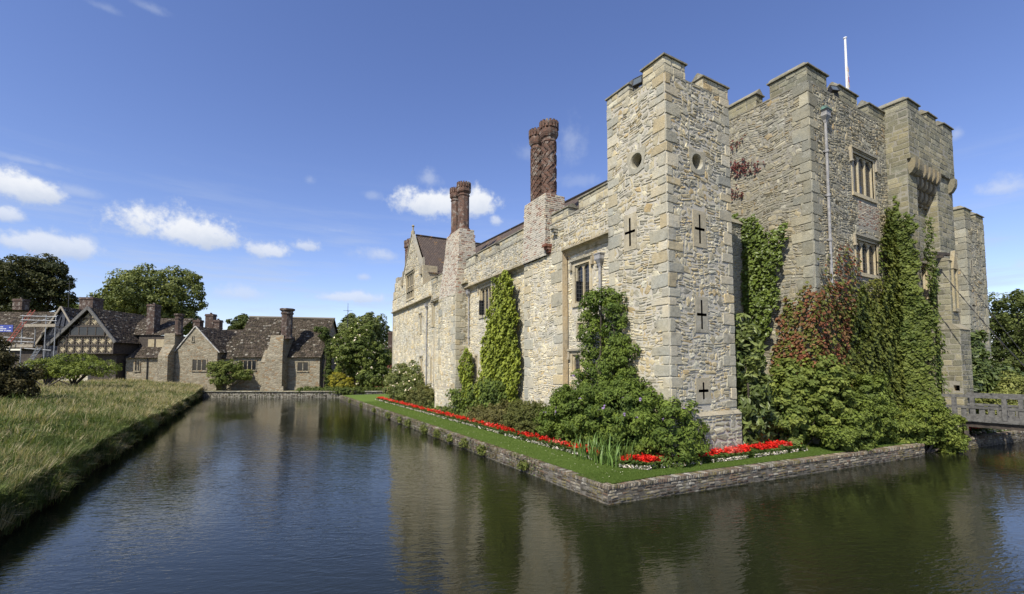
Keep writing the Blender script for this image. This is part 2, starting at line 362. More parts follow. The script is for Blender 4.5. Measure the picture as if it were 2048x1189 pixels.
def pick(pal, n, jit=.14):
    cols, pr = PAL[pal]; c = np.array(cols)[RS.choice(len(cols), n, p=np.array(pr) / sum(pr))]
    return c * (1 + RS.uniform(-jit, jit, (n, 1)))
def layout(u0, u1, z0, z1, mode, s=1.):
    out = []; v = z0
    while v < z1 - .02:
        if mode == 'rubble': h = random.uniform(.17, .34) * s
        elif mode == 'ashlar': h = random.uniform(.24, .36) * s
        elif mode == 'brick': h = .078 * s
        elif mode == 'header': h = .11 * s
        else: h = .2 * s
        if z1 - (v + h) < .05 * s: h = z1 - v
        u = u0 - random.uniform(0, .2) * s
        while u < u1:
            w = {'rubble': random.choice((random.uniform(.16, .4), random.uniform(.25, .62))) * s, 'ashlar': random.uniform(.4, .8) * s, 'brick': .22 * s, 'header': .085 * s}.get(mode, .2 * s)
            a, b = max(u, u0), min(u + w, u1)
            if b - a > .03:
                if mode == 'rubble':
                    r = random.random(); k = 1 if r < .36 else (2 if r < .93 else 3)
                    if h < .2 * s: k = min(k, 2)
                    e = v
                    for q in range(k):
                        hh = (v + h - e) if q == k - 1 else (v + h - e) / (k - q) * random.uniform(.75, 1.25)
                        if b - a > .36 * s and random.random() < .55:
                            m = a + (b - a) * random.uniform(.3, .7); out += [(a, m, e, e + hh), (m, b, e, e + hh)]
                        else: out.append((a, b, e, e + hh))
                        e += hh
                else: out.append((a, b, v, v + h))
            u += w
        v += h
    return np.array(out)
def stones(mb, O, U, N, rects, pal, m=1, gap=.012, prot=(.004, .028), warp=.03, V=(0, 0, 1), holes=(), rough=1., clip=None, shade=None):
    """lay individual dressed or rubble stones on a plane: O origin, U along, V up, N outward"""
    O, U, N, V = (np.array(q, float) for q in (O, U, N, V))
    r = np.array(rects, float)
    for h in holes:
        ov = (r[:, 1] > h[0]) & (r[:, 0] < h[1]) & (r[:, 3] > h[2]) & (r[:, 2] < h[3])
        lw = h[0] - r[:, 0]; rw = r[:, 1] - h[1]; left = ov & (lw > .07) & (lw >= rw); right = ov & (rw > .07) & ~left
        r[left, 1] = h[0]; r[right, 0] = h[1]
        mid = (r[:, 3] > h[2]) & (r[:, 2] < h[3]) & ov & ~left & ~right
        r = r[~mid]
    if clip is not None: r = r[[clip((a + b) / 2, (c + d) / 2) for a, b, c, d in r]]
    n = len(r)
    if not n: return
    w, h = r[:, 1] - r[:, 0], r[:, 3] - r[:, 2]
    cut = np.minimum(w, h)[:, None] * RS.uniform(.06, .46, (n, 4)) * rough
    x0, x1, y0, y1 = r[:, 0] + gap, r[:, 1] - gap, r[:, 2] + gap, r[:, 3] - gap
    j = lambda k: RS.uniform(-1, 1, n) * k * np.minimum(w, h) * .21 * rough
    P = np.stack([np.stack([x0 + cut[:, 0], y0 + j(1)], -1), np.stack([x1 - cut[:, 1], y0 + j(1)], -1), np.stack([x1 + j(1), y0 + cut[:, 1]], -1), np.stack([x1 + j(1), y1 - cut[:, 2]], -1),
                  np.stack([x1 - cut[:, 2], y1 + j(1)], -1), np.stack([x0 + cut[:, 3], y1 + j(1)], -1), np.stack([x0 + j(1), y1 - cut[:, 3]], -1), np.stack([x0 + j(1), y0 + cut[:, 0]], -1)], 1)
    ctr = np.stack([(x0 + x1) / 2, (y0 + y1) / 2], -1)[:, None]
    bev = np.minimum(.022, np.minimum(w, h) * .2)[:, None, None]
    dd = P - ctr; inner = P - np.sign(dd) * np.minimum(np.abs(dd) * .6, bev)
    pr = RS.uniform(*prot, n)[:, None]; tl = RS.uniform(-.013, .013, (n, 8)) * rough
    Q = np.concatenate([P, inner, ctr], 1)
    D = np.concatenate([np.full((n, 8), -.004), pr + tl, pr + .006 * rough], 1)
    if warp:
        a, b = Q[..., 0].copy(), Q[..., 1].copy()
        Q[..., 1] += warp * (np.sin(a * 1.7 + b * .6 + O[0]) + .7 * np.sin(a * 3.9 - b * 1.1)) * np.clip(np.minimum(b - r[:, 2].min(), r[:, 3].max() - b) * 2, 0, 1)
        Q[..., 0] += warp * .6 * np.sin(b * 3.1 + a * .8) * np.clip(np.minimum(a - r[:, 0].min(), r[:, 1].max() - a) * 2, 0, 1)
    W3 = O + Q[..., :1] * U + Q[..., 1:2] * V + D[..., None] * N
    c = np.minimum(pick(pal, n) * (1.22 if pal not in ('roof', 'brick', 'bankbrick', 'darkstone') else 1.), .78)
    if shade is not None: c = c * shade(r[:, 0], r[:, 2])[:, None]
    c = np.repeat(c[:, None], 17, 1); c[:, :8] *= .96
    base = (np.arange(n) * 17)[:, None, None]
    k = np.arange(8); k2 = (k + 1) % 8
    quads = np.stack([k, k2, k2 + 8, k + 8], -1)[None] + base; tris = np.stack([k + 8, k2 + 8, np.full(8, 16)], -1)[None] + base
    st = mb.n; mb.add(W3.reshape(-1, 3), quads.reshape(-1, 4), c.reshape(-1, 3), m, Q_uv(Q))
    mb.f.append((tris.reshape(-1, 3) + st, m))
def Q_uv(Q):
    u = np.zeros((Q.shape[0] * Q.shape[1], 3)); u[:, :2] = Q.reshape(-1, 2); return u
def backing(mb, O, U, N, u0, u1, z0, z1, holes=(), depth=.22, m=0, col=(.3, .26, .2), back=None, V=(0, 0, 1)):
    """flat wall face with real openings, their reveals and a back"""
    O, U, N, V = (np.array(q, float) for q in (O, U, N, V))
    P = lambda u, v, d=0.: O + u * U + v * V + d * N
    us = sorted({u0, u1, *[min(max(x, u0), u1) for h in holes for x in h[:2]]}); zs = sorted({z0, z1, *[min(max(x, z0), z1) for h in holes for x in h[2:4]]})
    for a, b in zip(us[:-1], us[1:]):
        for c, d in zip(zs[:-1], zs[1:]):
            if b - a < 1e-6 or d - c < 1e-6: continue
            mu, mv = (a + b) / 2, (c + d) / 2
            if any(h[0] < mu < h[1] and h[2] < mv < h[3] for h in holes): continue
            mb.quad(P(a, c), P(b, c), P(b, d), P(a, d), col, m)
    for h in holes:
        a, b, c, d = h[:4]; dp = -(h[4] if len(h) > 4 else depth)
        for p, q in (((a, c), (b, c)), ((b, c), (b, d)), ((b, d), (a, d)), ((a, d), (a, c))):
            mb.quad(P(*p), P(*q), P(*q, dp), P(*p, dp), (.42, .37, .27), 1 if m == 0 else m)
        mb.quad(P(a, c, dp), P(b, c, dp), P(b, d, dp), P(a, d, dp), (.012, .012, .012), m if back is None else back)
def quoins(mb, O, U, N, u, side, z0, z1, pal='ash', seed=1, big=1., m=1, first=0, prot=(.028, .034)):
    """alternate long and short dressed stones at one edge; side=+1 grows along +U from u, -1 the other way"""
    r = random.Random(seed); z = z0; i = first; rects = []
    while z < z1 - .05:
        h = r.uniform(.26, .5) * big; h = h if z1 - z - h > .15 else z1 - z
        L = (r.uniform(.5, .75) if i % 2 == 0 else r.uniform(.26, .38)) * big; rects.append((u, u + L, z, z + h) if side > 0 else (u - L, u, z, z + h)); z += h; i += 1
    stones(mb, O, U, N, rects, pal, m, gap=.006, prot=prot, warp=0, rough=.25)
def facade(mb, O, U, N, u0, u1, z0, z1, pal='buff', mode='rubble', holes=(), clear=(), ql=None, qr=None, s=1., depth=.22, qpal='ash', qbig=1., shade=None, clip=None, gap=.0055, prot=(.0, .025)):
    s = s * .86
    backing(mb, O, U, N, u0, u1, z0, z1, holes, depth, 0, back=2)
    if clip is None:
        pass
    a = u0 + (.24 * qbig if ql is not None else 0); b = u1 - (.24 * qbig if qr is not None else 0)
    stones(mb, O, U, N, layout(a, b, z0, z1, mode, s), pal, holes=[h[:4] for h in holes] + list(clear), warp=.055 if mode == 'rubble' else 0, rough=1. if mode == 'rubble' else .35, shade=shade, clip=clip, gap=gap, prot=prot)
    if ql is not None: quoins(mb, O, U, N, u0, 1, z0, z1, qpal, ql[0], qbig, first=ql[1])
    if qr is not None: quoins(mb, O, U, N, u1, -1, z0, z1, qpal, qr[0], qbig, first=qr[1])
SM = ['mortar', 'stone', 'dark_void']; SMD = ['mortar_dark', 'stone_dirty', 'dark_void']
def merlon(parent, x0, x1, y0, y1, z0, z1, cap=.22, pal='tower', capax=None, mats=None, over=.05, faces='FLRB', coping_col=(.24, .23, .19)):
    """one merlon with its moulded, ridged coping as a sub-part"""
    mats = mats or SM; b = MB(); e = .012
    b.box(x0 + e, x1 - e, y0 + e, y1 - e, z0, z1, (.3, .27, .2), 0)
    for f in faces:
        O, U, N, L = {'F': ((x0, y0, 0), (1, 0, 0), (0, -1, 0), x1 - x0), 'B': ((x1, y1, 0), (-1, 0, 0), (0, 1, 0), x1 - x0),
                      'L': ((x0, y0, 0), (0, 1, 0), (-1, 0, 0), y1 - y0), 'R': ((x1, y1, 0), (0, -1, 0), (1, 0, 0), y1 - y0)}[f]
        stones(b, O, U, N, layout(0, L, z0, z1, 'ashlar', .8), pal, gap=.007, prot=(.0, .012), warp=0, rough=.5)
    o = b.build('merlon', mats, parent)
    c = MB(); k = coping_col
    dx, dy = x1 - x0, y1 - y0; ax = capax if capax is not None else (0 if dx >= dy else 1)
    h1 = .05
    c.box(x0 - over, x1 + over, y0 - over, y1 + over, z1, z1 + h1, k)
    def outline(p0, p1):
        mid = (p0 + p1) / 2
        return [(p0 - over * .5, z1 + h1), (p1 + over * .5, z1 + h1), (p1 - .02, z1 + h1 + .05), (mid + .03, z1 + cap), (mid - .03, z1 + cap), (p0 + .02, z1 + h1 + .05)]
    if ax == 0: c.prism(outline(y0, y1), 0, x0 - over * .4, x1 + over * .4, k)
    else: c.prism(outline(x0, x1), 1, y0 - over * .4, y1 + over * .4, k)
    c.build('coping', 'cope', o)
    return o
def corner_merlon(parent, Lx, Ly, th, z0, z1, cap=.24, pal='tower', mats=None, over=.06, k=(.24, .23, .19)):
    """L-shaped merlon on the front-left corner with a mitred coping"""
    mats = mats or SM; b = MB(); e = .012
    b.box(e, Lx - e, e, th, z0, z1, (.3, .27, .2), 0); b.box(e + .001, th - .001, th, Ly - e, z0, z1 - .001, (.3, .27, .2), 0)
    for O, U, N, L in (((0, 0, 0), (1, 0, 0), (0, -1, 0), Lx), ((0, 0, 0), (0, 1, 0), (-1, 0, 0), Ly), ((Lx, th, 0), (0, -1, 0), (1, 0, 0), th), ((th, Ly, 0), (-1, 0, 0), (0, 1, 0), th), ((Lx, th, 0), (-1, 0, 0), (0, 1, 0), Lx - th), ((th, Ly, 0), (0, -1, 0), (1, 0, 0), Ly - th)):
        stones(b, O, U, N, layout(0, L, z0, z1, 'ashlar', .8), pal, gap=.007, prot=(.0, .012), warp=0, rough=.5)
    o = b.build('merlon', mats, parent); c = MB()
    S = [(-over, z1), (-over, z1 + .05), (.02, z1 + .10), (th / 2 - .03, z1 + cap), (th / 2 + .03, z1 + cap), (th - .02, z1 + .10), (th + over, z1 + .05), (th + over, z1)]
    A, Bm, Cc = [(Lx + over, s, z) for s, z in S], [(s, s, z) for s, z in S], [(s, Ly + over, z) for s, z in S]
    for i in range(len(S)):
        j = (i + 1) % len(S); c.quad(A[i], A[j], Bm[j], Bm[i], k); c.quad(Bm[i], Bm[j], Cc[j], Cc[i], k)
    c.add(A, [tuple(range(8))], k); c.add(Cc, [tuple(range(8))], k)
    c.build('coping', 'cope', o); return o

# ---------------------------------------------------------------- openings and fittings
def frameM(O, U, N, V=(0, 0, 1)):
    M = Matrix.Identity(4)
    for i, q in enumerate((U, N, V)):
        for k in range(3): M[k][i] = q[k]
    for k in range(3): M[k][3] = O[k]
    return M
FC = (.46, .41, .30)
def window(parent, O, U, N, u0, u1, z0, z1, lights=2, transom=0, arch=True, hood=True, inset=.07, jamb=.12, open_light=None, col=FC, mull=.06, mats=None, drop=.35):
    """stone mullioned window in an opening; panes of leaded glass as sub-parts"""
    M = frameM(O, U, N); b = MB(); c = col
    b.box(u0 - jamb, u0, -.2, .035, z0 - .05, z1 + jamb, c, 0, M); b.box(u1, u1 + jamb, -.2, .035, z0 - .05, z1 + jamb, c, 0, M)
    b.box(u0, u1, -.2, .033, z1, z1 + jamb - .004, c, 0, M)
    b.box(u0 - jamb - .03, u1 + jamb + .03, -.2, .07, z0 - .16, z0, c, 0, M)                  # sill
    b.box(u0, u0 + .05, -.2, -.04, z0, z1, c, 0, M); b.box(u1 - .05, u1, -.2, -.04, z0, z1, c, 0, M); b.box(u0 + .05, u1 - .05, -.2, -.04, z1 - .05, z1 - .001, c, 0, M)
    lw = (u1 - u0 - .1 - (lights - 1) * mull) / lights; rows = [(z0, z1 - .05)]
    if transom: zt = z0 + (z1 - z0) * transom; rows = [(z0, zt - .03), (zt + .03, z1 - .05)]; b.box(u0 + .05, u1 - .05, -.19, -.05, zt - .03, zt + .03, c, 0, M)
    for i in range(1, lights):
        x = u0 + .05 + i * lw + (i - 1) * mull; b.box(x, x + mull, -.2, -.045, z0, z1 - .05, c, 0, M)
    panes = []
    for i in range(lights):
        x = u0 + .05 + i * (lw + mull)
        for k, (a, d) in enumerate(rows):
            if arch:                                                                          # arched head: spandrels filled in stone
                n = 8; cx = x + lw / 2; rr = lw / 2; hh = rr * 1.05
                for sgn in (-1, 1):
                    poly = [(cx + sgn * rr, d)] + [(cx + sgn * rr * math.cos(t), d - hh + hh * math.sin(t)) for t in np.linspace(0, math.pi / 2, n)]
                    A = [tuple(M @ Vector((p[0], -.06, p[1]))) for p in poly]; b.add(A, [tuple(range(len(A)))], c, 0)
                    for q in range(1, n):
                        p, r_ = poly[q], poly[q + 1] if q + 1 < len(poly) else poly[q]
                        b.quad(M @ Vector((p[0], -.06, p[1])), M @ Vector((r_[0], -.06, r_[1])), M @ Vector((r_[0], -.15, r_[1])), M @ Vector((p[0], -.15, p[1])), c, 0) if p != r_ else None
            panes.append((i, k, x, x + lw, a, d))
    if hood:
        b.box(u0 - jamb - .12, u1 + jamb + .12, 0, .13, z1 + jamb + .03, z1 + jamb + .12, (.33, .31, .25), 0, M)
        b.box(u0 - jamb - .10, u1 + jamb + .10, 0, .08, z1 + jamb - .02, z1 + jamb + .03, (.33, .31, .25), 0, M)
        for x in (u0 - jamb - .12, u1 + jamb + .02):
            b.box(x, x + .1, 0, .10, z1 + jamb - drop, z1 + jamb + .03, (.36, .33, .27), 0, M); b.box(x - .02, x + .12, 0, .13, z1 + jamb - drop - .08, z1 + jamb - drop, (.36, .33, .27), 0, M)
    w = b.build('window', mats or ['stone'], parent)
    for i, k, a, d, e, f in panes:
        p = MB(); P = lambda x, y, z: tuple(M @ Vector((x, y, z)))
        if open_light == i:
            p.quad(P(a, -.12, e + (f - e) * .55), P(d, -.12, e + (f - e) * .55), P(d, -.12, f), P(a, -.12, f)); p.build('pane', 'leaded_glass', w)
            q = MB(); hh = e + (f - e) * .55; L = (d - a); ang = R(72); du, dn = -math.cos(ang) * L * 0, math.sin(ang) * L
            A = [(a, -.1, e + .01), (a - .02, dn - .1, e + .01), (a - .02, dn - .1, hh - .01), (a, -.1, hh - .01)]
            q.quad(*(P(*v) for v in A), m=0); 
            for s0, s1 in ((0, 1), (1, 2), (2, 3), (3, 0)): q.bar(P(*A[s0]), P(*A[s1]), .022, m=1)
            q.build('casement', ['leaded_glass', 'iron'], w)
            continue
        p.quad(P(a, -.12, e), P(d, -.12, e), P(d, -.12, f), P(a, -.12, f)); p.build('pane', 'leaded_glass', w)
    return w
def hole_of(u0, u1, z0, z1, d=.5): return (u0, u1, z0, z1, d)
def slit(parent, O, U, N, u, z, h=.95, arm=.5, w=.085, pl=(.62, 1.15), hc=None):
    """cross-shaped arrow slit cut through a plate of dressed stones"""
    b = MB(); hc = hc if hc is not None else z; pw, ph = pl[0] / 2, pl[1] / 2
    O2 = np.array(O, float) + .026 * np.array(N, float)
    H = [(u - w / 2, u + w / 2, z - h / 2, z + h / 2, .3), (u - arm / 2, u - w / 2, hc - w * .55, hc + w * .55, .3), (u + w / 2, u + arm / 2, hc - w * .55, hc + w * .55, .3)]
    if arm <= w: H = H[:1]
    backing(b, O2, U, N, u - pw, u + pw, z - ph, z + ph, H, .3, 0, (.40, .37, .29), back=1)
    P = lambda a, c, d: tuple(O2 + a * np.array(U, float) + c * np.array((0, 0, 1.)) + d * np.array(N, float))
    for (a, c), (a2, c2) in (((-1, -1), (1, -1)), ((1, -1), (1, 1)), ((1, 1), (-1, 1)), ((-1, 1), (-1, -1))):
        b.quad(P(u + a * pw, z + c * ph, 0), P(u + a2 * pw, z + c2 * ph, 0), P(u + a2 * pw, z + c2 * ph, -.06), P(u + a * pw, z + c * ph, -.06), (.38, .35, .27), 0)
    b.build('arrow_slit', ['stone', 'dark_void'], parent)
    return (u - w / 2 - .14, u + w / 2 + .14, z - h / 2 - .1, z + h / 2 + .1)
def porthole(parent, O, U, N, u, z, r=.24):
    b = MB(); M = frameM(O, U, N); n = 32; sz = r + .17; V = []
    for i in range(n):
        t = 2 * math.pi * i / n; cx, cz = math.cos(t), math.sin(t); k = (sz + .05 * math.sin(3 * t)) / max(abs(cx), abs(cz)) * .97
        V += [M @ Vector((u + cx * k, -.06, z + cz * k)), M @ Vector((u + cx * k, .028, z + cz * k)), M @ Vector((u + cx * (r + .035), .030, z + cz * (r + .035))),
              M @ Vector((u + cx * r, -.03, z + cz * r)), M @ Vector((u + cx * r * .96, -.34, z + cz * r * .96))]
    F = [(i * 5 + q, ((i + 1) % n) * 5 + q, ((i + 1) % n) * 5 + q + 1, i * 5 + q + 1) for i in range(n) for q in range(4)]
    b.add([tuple(v) for v in V], np.array(F), (.38, .36, .29), 0); b.add([tuple(V[i * 5 + 4]) for i in range(n)], [tuple(range(n))], (.01, .01, .01), 1)
    b.build('round_opening', ['stone', 'dark_void'], parent)
def sq(u, z, hu, hz): return (u - hu, u + hu, z - hz, z + hz)
def pipe(parent, x, y, z0, z1, N, hopper=True, r=.05, collars=4, cap=False):
    """cast pipe standing off a wall, with collars; hopper head as a sub-part"""
    b = MB(); n = np.array(N, float); c = np.array((x, y, 0.)) + n * (r + .035); P = lambda z: tuple(c + (0, 0, z))
    b.tube([P(z0), P(z1)], r, 10, (.3, .3, .3), 0)
    for i in range(collars):
        z = z0 + (z1 - z0) * (i + .35) / collars; b.tube([P(z - .06), P(z - .055), P(z + .055), P(z + .06)], [r + .005, r + .028, r + .028, r + .005], 10, m=0)
        T = np.cross(n, (0, 0, 1.)); b.bar(tuple(c + T * .12 + (0, 0, z) - n * (r + .01)), tuple(c - T * .12 + (0, 0, z) - n * (r + .01)), .03, .05)
    o = b.build('downpipe', 'lead', parent)
    if hopper:
        h = MB(); M = frameM(tuple(c + (0, 0, z1)), np.cross(n, (0, 0, 1.)), n)
        for z, w, d in ((0, .07, .06), (.12, .09, .08), (.2, .16, .12), (.3, .2, .14)):
            pass
        prof = [(.065, 0), (.085, .1), (.14, .18), (.2, .26), (.2, .44), (.23, .46), (.23, .5), (.17, .5)]
        h.lathe((0, 0, 0), [(r_ * 1.25, z) for r_, z in prof], 4, R(45))
        for k in range(len(h.v)): h.v[k] = np.array([tuple(M @ Vector((p[0], p[1] * .8, p[2]))) for p in h.v[k]])
        h.build('hopper', 'lead', o)
        if cap:
            k = MB(); k.lathe((0, 0, 0), [(.34, .5), (.3, .56), (.06, .74), (.0, .76)], 4, R(45))
            for q in range(len(k.v)): k.v[q] = np.array([tuple(M @ Vector((p[0], p[1] * .8, p[2]))) for p in k.v[q]])
            k.build('hopper_cover', 'verdigris', o)
    return o
def floodlight(label, loc, rz, tilt=-25):
    t = thing('floodlight', label, 'floodlight', loc, rz)
    b = MB(); M = Matrix.Translation((0, 0, .30)) @ Matrix.Rotation(R(tilt), 4, 'X')
    b.box(-.17, .17, -.07, .05, -.14, .14, (.02, .02, .02), 0, M); b.box(-.19, .19, -.1, -.07, -.16, -.135, (.02, .02, .02), 0, M); b.box(-.19, .19, -.1, -.07, .135, .16, (.02, .02, .02), 0, M)
    b.box(-.19, -.165, -.1, -.07, -.135, .135, (.02, .02, .02), 0, M); b.box(.165, .19, -.1, -.07, -.135, .135, (.02, .02, .02), 0, M)
    for i in range(5): b.box(-.15 + i * .07, -.135 + i * .07, .05, .09, -.12, .12, (.02, .02, .02), 0, M)
    b.build('housing', 'iron', t)
    g = MB(); g.box(-.16, .16, -.085, -.075, -.13, .13, (.5, .5, .5), 0, M); g.build('glass', 'flood_glass', t)
    k = MB(); k.bar((-.2, 0, .3), (-.2, 0, .04), .025); k.bar((.2, 0, .3), (.2, 0, .04), .025); k.bar((-.2, 0, .04), (.2, 0, .04), .025); k.bar((0, 0, .04), (0, 0, -.05), .04); k.build('bracket', 'iron', t)
    return t

# ---------------------------------------------------------------- south-west corner tower
FL, FN, LU, LN = (1, 0, 0), (0, -1, 0), (0, 1, 0), (-1, 0, 0)       # front face runs along +X and looks to -Y; side face runs along +Y and looks to -X
def upshade(z0, z1, lo):                                             # rain-washed upper courses are greyer and darker stones
    return lambda u, z: np.where(RS.rand(len(z)) < np.clip((z - z0) / (z1 - z0), 0, 1), lo, 1.) * 1.
tw = thing('corner_tower', 'tall square stone corner tower nearest the water with round holes and cross-shaped arrow slits', 'castle tower', (11.65, 10.05, 0))
XW, YD = 3.35, 2.75
sf = [slit(tw, (0, 0, 0), FL, FN, 1.57, z, h, .5, pl=p) for z, h, p in ((8.17, 1.0, (.66, 1.25)), (5.26, .98, (.66, 1.2)), (2.72, .56, (.72, .86)))]
sl2 = [slit(tw, (0, 0, 0), LU, LN, 1.62, 8.25, 1.0, .5, pl=(.6, 1.3))]
porthole(tw, (0, 0, 0), FL, FN, 1.53, 10.5); porthole(tw, (0, 0, 0), LU, LN, 1.28, 10.68)
b = MB()
clf = [(1.57 - .3, 1.57 + .3, 7.55, 8.8), (1.57 - .3, 1.57 + .3, 4.66, 5.86), (1.57 - .33, 1.57 + .33, 2.3, 3.14), sq(1.53, 10.5, .38, .38)]
hf = [(1.57 - .26, 1.57 + .26, 7.6, 8.7, .35), (1.57 - .26, 1.57 + .26, 4.75, 5.78, .35), (1.57 - .26, 1.57 + .26, 2.42, 3.02, .35), (1.53 - .28, 1.53 + .28, 10.22, 10.78, .4)]
facade(b, (0, 0, 0), FL, FN, 0, XW, .3, 13.2, 'tower', holes=hf, clear=clf, ql=(5, 0), qr=(9, 1), qbig=1., depth=.4)
hl = [(1.62 - .26, 1.62 + .26, 7.7, 8.8, .35), (1.28 - .28, 1.28 + .28, 10.4, 10.96, .4)]
facade(b, (0, 0, 0), LU, LN, 0, YD, .3, 13.2, 'tower', holes=hl, clear=[(1.34, 1.9, 7.62, 8.88), sq(1.28, 10.68, .38, .38)], ql=(5, 1), qr=(4, 1), depth=.4)
b.quad((XW, 0, .3), (XW, YD, .3), (XW, YD, 13.2), (XW, 0, 13.2), (.3, .27, .2)); b.quad((0, YD, .3), (XW, YD, .3), (XW, YD, 13.2), (0, YD, 13.2), (.3, .27, .2))
stones(b, (XW, 0, 0), (0, 1, 0), (1, 0, 0), layout(0, YD, 9, 13.2, 'rubble'), 'tower'); stones(b, (XW, YD, 0), (-1, 0, 0), (0, 1, 0), layout(0, XW, 11.5, 13.2, 'rubble'), 'tower')
for x0, x1, y0, y1 in ((0, XW, 0, .4), (0, .4, .4, YD - .4), (XW - .4, XW, .4, YD - .4), (0, XW, YD - .4, YD)):
    b.box(x0 - .015, x1 + .015, y0 - .015, y1 + .015, 13.17, 13.23, (.26, .25, .2), 1)
b.quad((.4, .4, 12.8), (XW - .4, .4, 12.8), (XW - .4, YD - .4, 12.8), (.4, YD - .4, 12.8))
b.build('wall', SM, tw)
# battered foot of the tower
b = MB()
for O, U, N, L in (((-.12, -.12, 0), FL, FN, XW + .2), ((-.12, -.12, 0), LU, LN, YD)):
    backing(b, O, U, N, 0, L, .2, 1.9); stones(b, O, U, N, layout(0, L, .25, 1.9, 'rubble', 1.1), 'keep')
    U_, N_, O_ = (np.array(q, float) for q in (U, N, O)); a = O_ + (0, 0, 1.9); k = O_ + U_ * L + (0, 0, 1.9)
    b.quad(a + N_ * .03, k + N_ * .03, k - N_ * .11 + (0, 0, .13), a - N_ * .11 + (0, 0, .13), (.36, .33, .26), 1)
b.quad((XW + .08, -.12, .2), (XW + .08, 1, .2), (XW + .08, 1, 1.9), (XW + .08, -.12, 1.9), (.3, .27, .2))
b.build('plinth', SM, tw)
T0, TC = 13.2, 13.68
corner_merlon(tw, 1.04, .95, .42, T0, TC + .06, .24)
for x0, x1, y0, y1, z, ax in ((1.95, XW, 0, .42, TC - .04, 0), (0, .42, 1.6, YD, TC - .06, 1), (XW - .42, XW, 1.3, YD, TC - .05, 1), (1.2, 2.2, YD - .42, YD, TC - .05, 0)):
    merlon(tw, x0, x1, y0, y1, T0, z, .24 if z > 13.6 else .2, capax=ax)
floodlight('small black floodlight on the battlement of the nearest corner tower', (11.78, 11.3, 13.25), R(-75), -15)

# ---------------------------------------------------------------- gatehouse: the tall keep block
def tower_merlons(parent, lst, z0, pal, mats, cap=.3):
    for x0, x1, y0, y1, z, ax in lst: merlon(parent, x0, x1, y0, y1, z0, z, cap, pal=pal, capax=ax, mats=mats, over=.07)
kp = thing('castle_keep', 'high grey stone keep block with tall mullioned windows above red and green creeper', 'castle keep', (19.5, 9.55, 0))
KW, KD, KT = 6.9, 9., 15.15
w1, w2, w3 = (3.5, 5.45, 11.2, 13.0, .5), (3.5, 5.45, 7.65, 9.1, .5), (3.7, 4.35, 4.7, 5.9, .6)
b = MB()
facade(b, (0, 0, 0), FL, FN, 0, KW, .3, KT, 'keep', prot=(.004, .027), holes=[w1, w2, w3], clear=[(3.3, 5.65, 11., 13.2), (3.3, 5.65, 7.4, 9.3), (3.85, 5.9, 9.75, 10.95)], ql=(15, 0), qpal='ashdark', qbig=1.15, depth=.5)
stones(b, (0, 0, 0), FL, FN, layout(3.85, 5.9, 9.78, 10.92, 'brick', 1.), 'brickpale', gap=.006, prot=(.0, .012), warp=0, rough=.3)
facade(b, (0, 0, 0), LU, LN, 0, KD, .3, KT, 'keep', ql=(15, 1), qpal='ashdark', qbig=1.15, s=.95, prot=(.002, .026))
b.quad((KW, 0, .3), (KW, KD, .3), (KW, KD, KT), (KW, 0, KT)); b.quad((0, KD, .3), (KW, KD, .3), (KW, KD, KT), (0, KD, KT)); b.quad((.5, .5, 14.8), (KW, .5, 14.8), (KW, KD, 14.8), (.5, KD, 14.8))
b.box(-.015, KW, -.015, .5, KT - .03, KT + .04, (.22, .21, .17), 1); b.box(-.016, .5, .5, KD, KT - .031, KT + .038, (.22, .21, .17), 1)
b.build('wall', SMD, kp)
window(kp, (0, 0, 0), FL, FN, 3.5, 5.45, 11.2, 13.0, 3, drop=.5, mats=['stone']); window(kp, (0, 0, 0), FL, FN, 3.5, 5.45, 7.65, 9.1, 3, drop=.35, mats=['stone'])
corner_merlon(kp, 1.55, 1.55, .5, KT, 15.82, .32, 'gate', SMD, .08)
tower_merlons(kp, [ (2.55, 4.2, 0, .5, 15.74, 0), (5.3, 6.88, 0, .5, 15.74, 0), (0, .5, 2.15, 3.9, 15.72, 1), (0, .5, 4.8, 6.4, 15.72, 1), (0, .5, 7.2, 8.7, 15.72, 1)], KT, 'gate', SMD)
pipe(kp, 1.12, 0, 6.2, 13.65, (0, -1, 0), True, .055, 4, True)
# flagpole
fp = thing('flagpole', 'white flagpole with a limp coloured flag above the keep battlements', 'flagpole', (27.5, 11.5, 15.3))
b = MB(); b.tube([(0, 0, 0), (0, 0, 5.85)], [.085, .05], 12); b.lathe((0, 0, 5.85), [(.045, 0), (.085, .03), (.085, .08), (.0, .12)], 12); b.build('pole', 'white_paint', fp, smooth=True)
b = MB()
for i in range(9):
    z0 = 4.3 - i * .28; w0 = .30 + .3 * (i / 9); 
    for k in range(3):
        x0 = -.1 + .075 * k; b.quad((x0, -.06 + .04 * (k % 2), z0), (x0 + .075, -.06 + .04 * ((k + 1) % 2), z0), (x0 + .075 + w0 * .3, -.06 + .04 * ((k + 1) % 2), z0 - .28), (x0, -.06 + .04 * (k % 2), z0 - .28), m=(i + k) % 3)
b.build('flag', ['flag_red', 'flag_gold', 'white_paint'], fp)
floodlight('small black floodlight between the merlons of the high keep', (21.75, 9.62, 15.2), R(-20), -25)

